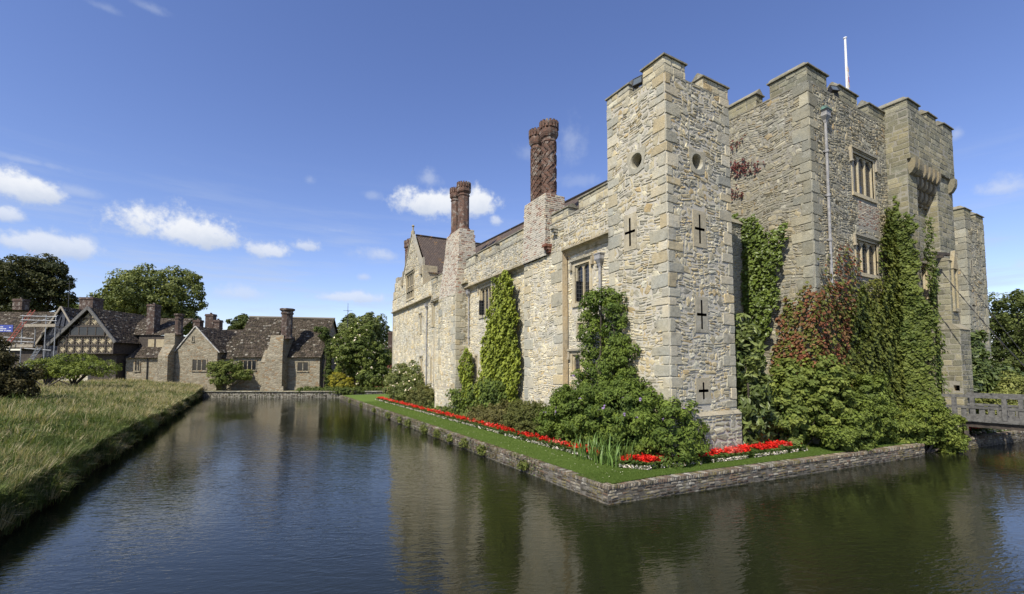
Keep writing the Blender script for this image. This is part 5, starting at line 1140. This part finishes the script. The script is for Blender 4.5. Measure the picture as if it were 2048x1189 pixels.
m = 3600; ty = 8 + 62 * RS.rand(m) ** 1.4; tx = -4.6 - 40 * RS.rand(m) ** 1.7 * np.clip(ty / 45, .25, 1); tussocks(b, tx, ty, mz(tx, ty) - .03, 42, .8, .6)
n = 16000; y = 8 + 50 * RS.rand(n) ** 1.4; x = -4.2 - RS.exponential(1.6, n); k = fnoise(x, y, .8, 6) > .22; x, y = x[k], y[k]; leaves(b, np.column_stack([x, y, mz(x, y) + RS.uniform(.0, .38, len(x))]), np.tile((.4, -.4, .6), (len(x), 1)), .07 + .0025 * y, blend((.05, .085, .02), (.13, .18, .05), RS.rand(len(x))), aspect=.6)
tag(b.build('meadow_grass', 'grass'), 'long uncut meadow grass, straw-coloured and green, on the left bank', 'grass', kind='stuff')
b = MB(); n = 1500; y = 9 + 30 * RS.rand(n) ** 1.2; x = -4.3 - RS.exponential(.5, n); k = fnoise(x, y, .6, 8) > .35; x, y = x[k], y[k]; leaves(b, np.column_stack([x, y, mz(x, y) + RS.uniform(.2, .45, len(x)) - .15]), np.tile((0, 0, 1.), (len(x), 1)), .06, (.78, .78, .72), aspect=1.)
tag(b.build('wild_flowers', 'petal'), 'small white wild flowers along the edge of the left bank', 'wild flowers', kind='stuff')
b = MB(); n = 200000; t = RS.rand(n); side = RS.rand(n) < .5
yy = 9.1 + 32 * RS.rand(n) ** 1.7; xx = 8.2 + .024 * (yy - 9) + RS.uniform(.1, 2.0, n); LL = RS.uniform(0, 16, n); q = c0[None] + dS[None] * LL[:, None] + np.array((0., 1.))[None] * RS.uniform(.2, 1.3, n)[:, None]
xx = np.where(side, xx, q[:, 0]); yy = np.where(side, yy, q[:, 1]); blades(b, xx, yy, np.full(n, LZ - .005), RS.uniform(.015, .045, n), np.full(n, .004), blend((.08, .14, .02), (.15, .21, .045), RS.rand(n)), .8)
n = 300; y = 9.5 + 30 * RS.rand(n) ** 1.5; x = 8.4 + .024 * (y - 9) + RS.uniform(0, 1.4, n); leaves(b, np.column_stack([x, y, np.full(n, LZ + .05)]), np.tile((0, 0, 1.), (n, 1)), .022, (.75, .75, .7), aspect=1.)
tag(b.build('lawn_grass', 'grass'), 'short mown lawn grass with daisies on the castle bank', 'grass', kind='stuff')

# ---------------------------------------------------------------- trees and shrubs round the village (u to the right, d away, from the camera)
def TU(px, d): return (px - 1024) / 920 * d
def TZ(py, d): return 3.5 + (735 - py) / 920 * d
TG, TD = (.10, .14, .03), (.03, .048, .014)
def vtree(label, d, lobes, n, size, c1, c2, clump, seed, tr=.45, name='broadleaf_tree', leafmat='leaf', gz=.66, cx=None, spread=.8):
    """lobes in photo-sized numbers: centre px, py and half-sizes, turned here into metres at distance d"""
    cx = cx if cx is not None else sum(l[0] for l in lobes) / len(lobes); base = vw(TU(cx, d), d, gz); E = []
    for i, (px, py, rx, ry) in enumerate(lobes):
        k = d / 920; o = rgt * ((px - cx) * k) + fwd * (((i * 37) % 7 - 3) / 3. * rx * k * .45); E.append((o[0], o[1], TZ(py, d) - gz, rx * k, rx * k, ry * k))
    return tree(label, 'tree', base, E, n, size, c1, c2, clump, tr, seed=seed, name=name, leafmat=leafmat, spread=spread)
vtree('dark cedar-like tree towering behind the long roof at the far left', 88, [(45, 560, 55, 42), (90, 560, 36, 38), (20, 590, 50, 40), (70, 528, 30, 22), (110, 590, 30, 18), (0, 545, 30, 22), (128, 598, 14, 5), (118, 570, 18, 6), (60, 600, 50, 30)], 26000, .42, (.022, .034, .012), (.075, .085, .03), 1.1, 21, .7, 'cedar_tree')
vtree('broad pale green tree with an open crown behind the half-timbered house', 92, [(310, 600, 62, 52), (270, 580, 40, 36), (360, 595, 34, 46), (340, 560, 36, 26), (250, 610, 40, 36), (290, 555, 30, 20), (325, 640, 55, 30)], 24000, .46, (.06, .09, .025), (.16, .20, .06), 1.3, 22, .6)
vtree('small rounded tree between the cedar and the half-timbered gable', 110, [(215, 615, 32, 24), (140, 612, 16, 12), (185, 618, 22, 16)], 9000, .5, (.05, .08, .02), (.11, .15, .04), 1.2, 23, .4)
vtree('tree top showing above the ridge of the stone cottage', 120, [(488, 650, 24, 18), (475, 656, 14, 10)], 5000, .5, (.035, .06, .018), (.09, .12, .035), 1.2, 24, .4)
vtree('feathery green tree behind the white-flowered bush near the castle', 95, [(725, 665, 42, 34), (745, 650, 24, 20), (765, 680, 18, 26), (700, 660, 20, 20)], 12000, .45, (.06, .09, .03), (.14, .18, .06), 1.1, 25, .4)
vtree('tall dark tree at the right edge behind the far corner tower', 75, [(2020, 640, 42, 52), (2060, 620, 50, 40), (1992, 630, 24, 38), (2050, 680, 60, 50), (1990, 680, 26, 40), (2100, 650, 60, 70), (2010, 722, 50, 26), (2070, 725, 50, 26)], 22000, .36, (.03, .05, .014), (.10, .135, .035), 1.0, 26, .6)
bush('white_flowering_bush', 'large dark bush covered with white blossom between the cottage and the castle', 'bush', [(*vw(TU(p, 57), 57 + o, TZ(q, 57)), rx * .062, rx * .062, rz * .062) for p, q, rx, rz, o in ((705, 700, 42, 38, 0), (735, 720, 42, 44, 1), (690, 740, 30, 30, 1.5), (750, 755, 36, 26, 0), (720, 665, 26, 22, .5))],
     22000, .30, (.05, .085, .02), (.14, .19, .045), .5, seed=31, bottom=.7, extra=[('flower', 'petal', 240, .17, (.8, .8, .72), 0)])
bush('yellow_shrub', 'bright yellow-flowered shrub under the white-flowered bush by the water', 'shrub', [(*vw(TU(p, 56), 56 + o, TZ(q, 56)), rx * .061, rx * .061, rz * .061) for p, q, rx, rz, o in ((682, 765, 22, 16, 0), (695, 770, 18, 10, -.3), (675, 755, 14, 10, 0))], 7000, .16, (.10, .12, .03), (.33, .33, .03), .28, seed=32, bottom=.7)
bush('shrub', 'spreading green shrub growing on the quay against the cottage wall', 'shrub', [(*vw(TU(p, 55.6), 55.6 + o, TZ(q, 55.6)), rx * .06, .9, rz * .06) for p, q, rx, rz, o in ((450, 752, 26, 24, 0), (442, 735, 24, 14, 0), (465, 735, 20, 14, 0), (490, 750, 16, 10, 0))], 11000, .17, (.07, .11, .025), (.17, .22, .06), .3, seed=33, bottom=.7)
bush('ivy', 'ivy hanging over the right end of the cottage roof and wall', 'climbing plant', [(*vw(TU(p, 57), 57 + o, TZ(q, 57)), rx * .062, .8, rz * .062) for p, q, rx, rz, o in ((645, 668, 10, 14, .6), (652, 700, 7, 30, .8), (630, 657, 14, 5, 1.6), (654, 750, 6, 30, .5))], 8000, .16, (.03, .055, .014), (.09, .13, .03), .25, seed=34, bottom=.7)
b = MB(); us = np.arange(600, 790, 6.); P, out, tone = clumpy([(*vw(TU(p, 54.5), 54.6 + .5 * math.sin(p), .72 + .1 * math.sin(p * .3)), .35, .5, .42) for p in us], 14000, .2, seed=35, bottom=.1); leaves(b, P, out, .14, blend((.04, .07, .018), (.13, .18, .045), tone))
tag(b.build('quay_plants', 'leaf'), 'low green plants along the quay at the far end of the moat', 'ground cover', kind='stuff')
bush('dark_bush', 'dark reddish-green bush at the left edge of the meadow', 'bush', [(-11.8, 36.8, 3.0, 1.1, 1.1, 1.5), (-12.6, 37.0, 3.9, 1.2, 1.2, 1.5), (-11.0, 36.6, 2.4, .8, .8, .8), (-10.4, 36.9, 3.1, .5, .5, .4)], 15000, .15, (.025, .03, .012), (.085, .08, .03), .32, seed=36, bottom=1.5)
for lbl, px, py, d, s_ in (('low apple tree on the meadow before the scaffolding', 95, 738, 40, 1.), ('larger apple tree in front of the low garden wall', 150, 722, 42, 1.25)):
    bx = vw(TU(px, d), d, 1.9); E = [(bx[0] + o[0] * s_, bx[1] + o[1] * s_, 1.9 + o[2] * s_, .9 * s_, .9 * s_, .55 * s_) for o in ((0, 0, 1.2), (1.1, -.5, 1.3), (-1.1, .6, 1.0), (.3, .5, 1.8), (1.9, -1.1, 1.2), (-.6, .2, 1.7))]
    bush('apple_tree', lbl, 'tree', E, 6500, .15, (.07, .11, .02), (.19, .25, .05), .32, seed=int(px), bottom=1.9, trunk=.09, parts='trunk')

# ---------------------------------------------------------------- the village (frame: x to the right, y away, origin below the middle of the picture)
ZV = lambda py: 3.5 + (735 - py) * VD / 920
UV = lambda px: (px - 1024) * VD / 920
def vroot(name, label, cat, group=None, d=0.):
    return thing(name, label, cat, vw(0, VD + d, 0), -YAW, group)
def tiles(b, P, Uv, Vv, Nn, L, H, s=1., clip=None):
    """courses of stone slates laid on a slope"""
    rc = []; v = 0.
    while v < H:
        h = .26 * s * (1 - .25 * v / H); u = -random.uniform(0, .3)
        while u < L:
            w = random.uniform(.2, .45) * s; a, c = max(u, 0), min(u + w, L)
            if c - a > .05: rc.append((a, c, v, min(v + h, H)))
            u += w
        v += h
    stones(b, P, Uv, Nn, rc, 'roof', m=1, gap=.012, prot=(.0, .05), warp=.04, V=Vv, rough=.6, clip=clip)
def roof_slope(b, x0, x1, y0, z0, y1, z1, clip=None):
    """slope rising from the eave (y0,z0) to the ridge (y1,z1), running along x"""
    V = np.array((0, y1 - y0, z1 - z0), float); H = np.linalg.norm(V); V /= H; N = np.cross((1, 0, 0), V); N = N if N[2] > 0 else -N
    b.quad((x0, y0, z0), (x1, y0, z0), (x1, y1, z1), (x0, y1, z1), (.06, .05, .04), 0); tiles(b, (x0, y0, z0), (1, 0, 0), V, N, x1 - x0, H, clip=clip)
RM = ['dark_soil', 'tile']
def gable_side(b, y0, y1, xe, ze, xr, zr):
    """slope of a roof whose ridge runs away from the viewer, from eave (xe,ze) to ridge (xr,zr)"""
    V = np.array((xr - xe, 0, zr - ze), float); H = np.linalg.norm(V); V /= H; N = np.cross((0, 1, 0), V); N = N if N[2] > 0 else -N
    b.quad((xe, y0, ze), (xe, y1, ze), (xr, y1, zr), (xr, y0, zr), (.06, .05, .04), 0); tiles(b, (xe, y0, ze), (0, 1, 0), V, N, y1 - y0, H)
def vstack(parent, px0, px1, py0, py1, y=1.5, dep=.8, shape='box', mt='village_brick', name='chimney', cap=True):
    x0, x1, z1, z0 = UV(px0), UV(px1), ZV(py0), ZV(py1); k = 1 + y / VD; x0, x1 = x0 * k, x1 * k; z0, z1 = 3.5 + (z0 - 3.5) * k, 3.5 + (z1 - 3.5) * k
    b = MB()
    if shape == 'box':
        b.box(x0 + .05, x1 - .05, y, y + dep, z0, z1 - .3); b.box(x0 - .02, x1 + .02, y - .07, y + dep + .07, z1 - .3, z1 - .16); b.box(x0 + .02, x1 - .02, y - .03, y + dep + .03, z1 - .16, z1)
        b.box(x0 + .02, x1 - .02, y - .03, y + dep + .03, z0 + .5, z0 + .6)
        b.lathe(((x0 + x1) / 2, y + dep / 2, z1), [(.16, 0), (.14, .22), (.1, .22)], 10)
    else:
        r = (x1 - x0) / 2; H = z1 - z0; b.lathe(((x0 + x1) / 2, y + r, z0), [(r * 1.0, 0), (r * 1.0, .15), (r * .8, .25), (r * .8, H - .75), (r * .92, H - .66), (r * .92, H - .5), (r * .82, H - .45), (r * .82, H - .35), (r * 1.1, H - .2), (r * 1.1, H), (r * .5, H)], 8, R(22.5))
    return b.build(name, mt, parent)
def vwin(parent, px0, px1, py0, py1, lights, y=0., mt='village_stone', col=FC, leaded=True):
    """mullioned window set in the village wall: frame with panes"""
    x0, x1, z1, z0 = UV(px0), UV(px1), ZV(py0), ZV(py1); b = MB()
    b.box(x0 - .1, x0, y - .06, y + .1, z0 - .1, z1 + .1, col); b.box(x1, x1 + .1, y - .06, y + .1, z0 - .1, z1 + .1, col); b.box(x0, x1, y - .06, y + .1, z1, z1 + .1, col); b.box(x0 - .12, x1 + .12, y - .12, y + .1, z0 - .16, z0 - .1, col); b.box(x0, x1, y - .06, y + .1, z0 - .1, z0, col)
    n = lights; 
    for i in range(1, n): x = x0 + (x1 - x0) * i / n; b.box(x - .05, x + .05, y - .04, y + .1, z0, z1, col)
    w = b.build('window', mt, parent)
    for i in range(n):
        a, c = x0 + (x1 - x0) * i / n, x0 + (x1 - x0) * (i + 1) / n; p = MB(); p.quad((a, y - .005, z0), (c, y - .005, z0), (c, y - .005, z1), (a, y - .005, z1)); p.build('pane', 'dark_glass', w)
    return w
# --- stone cottage with the tall octagonal chimney
ca = vroot('stone_cottage', 'stone cottage with a lichened slate roof and a tall brick chimney on its front wall', 'cottage')
x0, x1 = UV(466), UV(640); ze, zr = ZV(713), ZV(640) + .6
b = MB(); b.box(x0, x1, 0, 7.5, .3, ze); b.box(x0 - .05, x1 + .05, -.12, 0, .3, 1.1)
for s_ in (x0, x1): b.add([(s_, 0, ze), (s_, 7.5, ze), (s_, 3.75, zr - .1)], [(0, 1, 2)])
b.build('wall', 'village_stone', ca)
b = MB(); roof_slope(b, x0 - .25, UV(540) + .1, -.35, ze - .15, 3.75, zr + .18); roof_slope(b, UV(540) + .1, x1 + .3, -.35, ze - .15, 3.75, zr - .1, clip=None)
b.quad((x0 - .25, 7.9, ze - .2), (x1 + .3, 7.9, ze - .2), (x1 + .3, 3.75, zr - .12), (x0 - .25, 3.75, zr + .15)); b.tube([(x0 - .25, 3.75, zr + .2), (x1 + .3, 3.75, zr - .05)], .13, 8, (.2, .18, .14), 1); b.build('roof', RM, ca)
vwin(ca, 479, 513, 722, 740, 4); vwin(ca, 596, 617, 725, 742, 2)
b = MB(); bx0, bx1 = UV(543), UV(577)
b.box(bx0, bx1, -1.5, .0, .3, ZV(715)); 
for z0, z1, a0, a1, c0_, c1_, f0, f1 in ((ZV(715), ZV(690), bx0, bx0 + .35, bx1, bx1 - .1, -1.5, -1.25), (ZV(690), ZV(672), bx0 + .35, bx0 + .45, bx1 - .1, bx1 - .1, -1.25, -1.1)):
    b.add([(a0, f0, z0), (c0_, f0, z0), (c1_, f1, z1), (a1, f1, z1), (a0, 2, z0), (c0_, 2, z0), (c1_, 2, z1), (a1, 2, z1)], np.array([(0, 1, 2, 3), (1, 5, 6, 2), (0, 4, 7, 3), (3, 2, 6, 7)]))
b.box(UV(530), bx0, -.9, 0, .3, ZV(725)); b.add([(UV(530), -.95, ZV(725)), (bx0, -.95, ZV(725)), (bx0, 0, ZV(700)), (UV(530), 0, ZV(700))], [(0, 1, 2, 3)]); b.box(bx0 - .25, bx1 + .3, -1.7, -1.5, .3, 1.2)
b.build('chimney_breast', 'village_stone', ca)
vstack(ca, 553, 579, 616, 678, -1.1, shape='oct')
vstack(ca, 648, 658, 654, 690, 3.5, .6)
# --- gabled stone house beside it
ga = vroot('stone_house', 'small stone house with a pointed front gable and a three-light window', 'house')
gx0, gx1, gp = UV(360), UV(441), UV(396); zg, zp = ZV(690), ZV(655)
b = MB(); b.box(gx0, gx1, -.6, 6, .3, ZV(703)); b.add([(gx0, -.6, ZV(703)), (gx1, -.6, ZV(703)), (gp, -.6, zp)], [(0, 1, 2)]); b.box(gx1, UV(470), .4, 6, .3, ZV(716)); b.build('wall', 'village_stone', ga)
b = MB(); gable_side(b, -.65, 7, gx0 - .3, ZV(706), gp, zp + .08); gable_side(b, -.65, 7, gx1 + .3, ZV(706), gp, zp + .08)
roof_slope(b, gx1 - .6, UV(468), .1, ZV(718), 3.4, ZV(668)); roof_slope(b, UV(340), UV(470), 5.5, ZV(690), 9, ZV(648)); b.build('roof', RM, ga)
b = MB(); b.bar((gx0 - .3, -.66, ZV(706)), (gp, -.66, zp + .1), .12, .1); b.bar((gx1 + .3, -.66, ZV(706)), (gp, -.66, zp + .1), .12, .1); b.build('gable_coping', 'cope', ga)
vwin(ga, 393, 420, 720, 741, 3, y=-.6); vwin(ga, 390.5, 393, 674, 683, 1, y=-.6); vwin(ga, 356, 360, 726, 739, 1, y=-.35)
b = MB(); c0x, c1x = UV(329), UV(362)
b.box(c0x + .5, c1x - .35, -1.7, 0, .3, ZV(712)); b.box(UV(340), c1x, -.5, 6, .3, ZV(703))
b.add([(c0x + .5, -1.7, ZV(712)), (c1x - .35, -1.7, ZV(712)), (UV(359), -.9, ZV(690)), (UV(338), -.9, ZV(690)), (c0x + .5, 1, ZV(712)), (c1x - .35, 1, ZV(712)), (UV(359), 1, ZV(690)), (UV(338), 1, ZV(690))], np.array([(0, 1, 2, 3), (1, 5, 6, 2), (0, 4, 7, 3)]))
b.box(UV(338), UV(359), -.9, .6, ZV(690), ZV(668)); b.add([(UV(318), -1.2, .3), (c0x + .5, -1.65, .3), (UV(338), -1., ZV(712)), (UV(333), -1., ZV(712)), (UV(318), .5, .3), (UV(333), .5, ZV(712))], [(0, 1, 2, 3), (0, 3, 5, 4)]); b.build('chimney_breast', 'village_stone', ga)
vstack(ga, 341, 358, 627, 670, -.8, shape='oct')
for a in ((383, 398, 640, 662), (407, 424, 628, 668), (424, 437, 640, 664)): vstack(ga, *a, 8.6, .8)
# --- half-timbered house
ht = vroot('timbered_house', 'half-timbered house with a jettied front gable of curved dark braces and pale panels', 'house')
tx0, tx1, tp = UV(122), UV(231), UV(182); zj0, zj1 = ZV(708), ZV(672); zgp = ZV(622)
b = MB(); b.box(tx0 + .3, tx1 - .2, .4, 7, .3, zj0); b.build('ground_floor', 'timber_dark', ht)
b = MB(); b.box(tx0, tx1, -.3, 7, zj0, ZV(685)); b.add([(tx0, -.3, ZV(685)), (tx1, -.3, ZV(685)), (tp, -.3, zgp)], [(0, 1, 2)]); b.build('plaster_wall', 'plaster', ht)
b = MB(); y = -.36
def hb(x, z, x2, z2, w=.16): b.bar((x, y, z), (x2, y, z2), w if x != x2 else w, w)
for z in (zj0 + .05, (zj0 + zj1 - .1) / 2, zj1 - .1): b.box(tx0 - .05, tx1 + .05, y - .06, y + .02, z - .08, z + .08)
nb = 7; cw_ = (tx1 - tx0) / nb
for i in range(nb + 1): b.box(tx0 + i * cw_ - .055, tx0 + i * cw_ + .055, y - .07, y + .01, zj0, zj1)
def quatre(cx, cz, hw, hh):
    for sx in (-1, 1):
        for sz in (-1, 1):
            n = 6; ox, oz = cx + sx * hw, cz + sz * hh; r0, r1 = .70, .88
            for q in range(n):
                t0, t1 = math.pi / 2 * q / n, math.pi / 2 * (q + 1) / n; f = lambda r, t: (ox - sx * hw * r * math.cos(t), y - .055, oz - sz * hh * r * math.sin(t))
                b.quad(f(r0, t0), f(r1, t0), f(r1, t1), f(r0, t1)); b.quad(f(r1, t0), f(r1, t1), (f(r1, t1)[0], y + .02, f(r1, t1)[2]), (f(r1, t0)[0], y + .02, f(r1, t0)[2]))
hh_ = (zj1 - .1 - zj0 - .05) / 4
for i in range(nb):
    for k in range(2): quatre(tx0 + (i + .5) * cw_, zj0 + .05 + hh_ * (1 + 2 * k), cw_ / 2, hh_)
zt0 = ZV(652)
b.box(UV(148), UV(216), y - .06, y + .02, zt0 - .08, zt0 + .08); b.box(tp - .08, tp + .08, y - .06, y + .01, zt0, zgp - .3)
for px in (163, 200): b.box(UV(px) - .07, UV(px) + .07, y - .06, y + .01, zt0, ZV(638) - (0 if px < 180 else .1))
for px, pz in ((172, 644), (191, 644), (155, 647), (208, 648)): quatre(UV(px), ZV(pz), .5, .42)
b.box(UV(160), UV(205), y - .06, y + .02, ZV(637) - .06, ZV(637) + .06)
for i, px in enumerate((140, 145, 220, 226)): b.box(UV(px) - .07, UV(px) + .07, y - .06, y + .01, zj1 - .1, ZV(672 if 1 < 2 else 0) + .2)
b.box(tx1 + .005, tx1 + .04, -.3, 7, zj0, ZV(684)); b.box(tx0 - .04, tx0 - .005, -.3, 7, zj0, ZV(684)); b.build('timber_frame', 'timber_dark', ht)
vwin(ht, 145, 212, 655, 671, 4, y=-.42, mt='timber_dark')
b = MB(); b.bar((UV(106), -.75, ZV(692)), (tp, -.75, zgp + .35), .16, .34); b.bar((UV(240), -.75, ZV(686)), (tp, -.75, zgp + .35), .16, .34); b.build('bargeboard', 'timber_grey', ht)
b = MB(); gable_side(b, -.7, 8, UV(106), ZV(692), tp, zgp + .38); gable_side(b, -.7, 8, UV(240), ZV(686), tp, zgp + .38); roof_slope(b, UV(200), UV(312), 3, ZV(667), 6.5, ZV(626)); roof_slope(b, UV(238), UV(335), .9, ZV(716), 3.4, ZV(690)); b.build('roof', RM, ht)
b = MB(); b.box(UV(235), UV(330), 1.3, 6, .3, ZV(714)); b.build('stone_wall', 'village_stone', ht)
b = MB(); b.box(UV(235), UV(312), 3.2, 7, ZV(716), ZV(668)); b.build('side_wall', 'timber_dark', ht)
b = MB(); b.box(UV(255), UV(268), 3.14, 3.2, ZV(695), ZV(676)); b.box(UV(272), UV(291), 3.14, 3.2, ZV(695), ZV(676)); b.build('plaster_panel', 'plaster', ht)
vwin(ht, 132, 180, 716, 735, 3, y=.38, mt='timber_grey'); vwin(ht, 255, 264, 722, 742, 2, y=1.28)
vstack(ht, 152, 181, 594, 645, 4.5, 1.6); vstack(ht, 289, 306, 608, 668, 3.2, 1.1)
b = MB(); b.tube([(UV(280), 1.2, .5), (UV(280), 1.2, ZV(716))], .06, 8); b.build('downpipe', 'iron', ht)
# --- long house at the left, under repair
lh = vroot('long_house', 'long low house at far left, its slate roof and open gable under repair', 'house', d=1.)
b = MB(); b.box(UV(-160), UV(128), 1.5, 8, .3, ZV(700)); b.build('wall', 'timber_dark', lh)
b = MB(); roof_slope(b, UV(-160), UV(112), 1.0, ZV(697), 6.0, ZV(610)); b.quad((UV(-160), 11, ZV(697)), (UV(112), 11, ZV(697)), (UV(112), 6, ZV(610)), (UV(-160), 6, ZV(610))); gable_side(b, -.4, 6, UV(138), ZV(660), UV(108), ZV(612)); gable_side(b, -.4, 6, UV(60), ZV(690), UV(108), ZV(612)); roof_slope(b, UV(112), UV(185), 6.5, ZV(650), 10, ZV(614)); b.build('roof', RM, lh)
b = MB(); b.add([(UV(66), -.2, ZV(682)), (UV(136), -.2, ZV(660)), (UV(108), -.2, ZV(617))], [(0, 1, 2)]); b.quad((UV(70), -.1, ZV(720)), (UV(126), -.1, ZV(720)), (UV(126), -.1, ZV(668)), (UV(70), -.1, ZV(668)))
for i in range(5): b.bar((UV(82 + i * 10), -.25, ZV(655)), (UV(88 + i * 9), -.25, ZV(632)), .1)
b.build('tarpaulin', 'tarp', lh)
b = MB(); b.bar((UV(60), -.45, ZV(690)), (UV(108), -.45, ZV(612)), .12, .2); b.bar((UV(138), -.45, ZV(660)), (UV(108), -.45, ZV(612)), .12, .2); b.build('bargeboard', 'board', lh)
vstack(lh, 2, 23, 595, 618, 5.8, 1.0)
b = MB(); b.tube([(UV(22), 6, ZV(618)), (UV(22), 6, ZV(540))], .04, 6); b.bar((UV(15), 6, ZV(545)), (UV(36), 6, ZV(548)), .05); b.bar((UV(22), 6, ZV(566)), (UV(34), 6, ZV(566)), .04); b.build('aerial', 'iron', lh)
# --- scaffolding, its boards, ladders and the blue board
sf_ = vroot('scaffolding', 'steel tube scaffolding with plank platforms round the gable under repair', 'scaffolding', d=-1.2)
for px, py0, py1, y in ((62, 632, 770, 0), (108, 632, 705, 0), (127, 632, 700, 0), (68, 650, 770, 1.2), (40, 680, 770, 0)):
    b = MB(); b.tube([(UV(px), y, 1.4), (UV(px), y, ZV(py0))], .055, 8); b.build('upright', 'scaffold_steel', sf_)
for a0, p0, a1, p1, y in ((58, 634, 130, 636, -.07), (60, 642, 130, 644, -.07), (28, 676, 86, 679, -.07), (22, 683, 88, 686, -.07), (62, 645, 62.5, 700, 0), (70, 698, 122, 702, -.07), (78, 650, 130, 633, .05), (60, 670, 64, 668, -.07)):
    b = MB(); b.tube([(UV(a0), y, ZV(p0)), (UV(a1), y, ZV(p1))], .05, 8); b.build('rail', 'scaffold_steel', sf_)
for a0, a1, p in ((66, 128, 655), (14, 86, 695)):
    b = MB()
    for k in range(5): b.box(UV(a0), UV(a1), k * .25, k * .25 + .23, ZV(p), ZV(p) + .05)
    b.box(UV(a0), UV(a1), -.09, -.05, ZV(p) - .05, ZV(p) + .3); b.build('platform', 'board', sf_)
def ladder(label, p0, p1, mt, w=.42, n=13, group=None):
    t = thing('ladder', label, 'ladder', vw(0, VD - 1.35, 0), -YAW); b = MB(); p0, p1 = Vector(p0), Vector(p1)
    for s_ in (-w / 2, w / 2): b.bar(p0 + Vector((s_, 0, 0)), p1 + Vector((s_, 0, 0)), .08)
    b.build('stile', mt, t); c = MB()
    for i in range(1, n): q = p0.lerp(p1, i / n); c.bar(q - Vector((w / 2, 0, 0)), q + Vector((w / 2, 0, 0)), .045)
    c.build('rungs', mt, t)
ladder('red ladder leaning across the scaffolding', (UV(44), -.3, ZV(688)), (UV(77), .4, ZV(622)), 'red_paint', .5)
ladder('grey aluminium ladder standing below the lower scaffold platform', (UV(92), -.8, ZV(733)), (UV(101), .0, ZV(695)), 'scaffold_steel', .5)
bs_ = thing('site_sign', 'blue contractor board with small white lettering hung on the long roof', 'sign', vw(0, VD - .6, 0), -YAW); b = MB(); b.box(UV(6), UV(33), 0, .06, ZV(665), ZV(651)); b.build('board', 'blue_sign', bs_)
b = MB()
for a, c_, p in ((8, 15, 655), (8, 20, 658.6), (8, 14, 662), (16, 19, 662), (21, 30, 662.6), (26, 30, 656)):
    xx_ = UV(a)
    while xx_ < UV(c_) - .08: wl = random.uniform(.06, .13); b.box(xx_, xx_ + wl, -.012, 0, ZV(p) - .05, ZV(p) + .05); xx_ += wl + .04
b.build('lettering', 'white_paint', bs_)
b = MB(); facade(b, (0, 0, 0), FL, FN, 0, UV(200) - UV(142), .5, ZV(741), 'buff', s=1.3); b.box(0, UV(200) - UV(142), .02, .4, .5, ZV(741) - .01); b.box(-.05, UV(200) - UV(142) + .05, -.06, .46, ZV(741), ZV(741) + .1, (.3, .28, .22), 1)
tag(b.build('garden_wall', SM, loc=vw(UV(142), VD - 1.5, 0), rotz=-YAW), 'low pale stone garden wall behind the apple trees', 'wall')
# --- roofs beyond, at the right
rb = vroot('brick_house', 'brick house with a wide chimney half hidden by the white-flowered bush', 'house', d=8.)
b = MB(); b.box(UV(655), UV(800), 0, 6, .3, ZV(722)); b.build('wall', 'cob_red', rb)
b = MB(); roof_slope(b, UV(650), UV(800), -.3, ZV(724), 3.5, ZV(688)); b.build('roof', RM, rb); vstack(rb, 741, 760, 654, 700, 1, 1.4)
rb = vroot('outbuilding', 'roof with a small brick chimney just showing over the ridge of the stone cottage', 'house', d=16.)
b = MB(); b.box(UV(455), UV(600), 0, 6, .3, ZV(690)); b.build('wall', 'village_stone', rb); b = MB(); roof_slope(b, UV(440), UV(610), -.3, ZV(692), 3.5, ZV(654)); b.build('roof', RM, rb); vstack(rb, 503, 521, 637, 662, 2, 1.2)
wv = thing('weather_vane', 'thin iron weather vane with crossed arms rising over the bushes near the castle', 'weather vane', vw(TU(694, 66), 66, .66)); b = MB()
zt = TZ(606, 66) - .66; b.tube([(0, 0, 0), (0, 0, zt - 3), (0, 0, zt)], [.09, .06, .02], 8); r_ = rgt; 
b.bar(tuple(-r_ * .65 + (0, 0, zt - 1.1)), tuple(r_ * .65 + (0, 0, zt - 1.1)), .04); b.bar(tuple(-fwd * .5 + (0, 0, zt - 1.15)), tuple(fwd * .5 + (0, 0, zt - 1.15)), .04); b.lathe((0, 0, zt - 2.0), [(.05, 0), (.16, .1), (.05, .2)], 10); b.lathe((0, 0, zt - 2.6), [(.05, 0), (.2, .1), (.05, .2)], 10); b.build('mast', 'iron', wv)
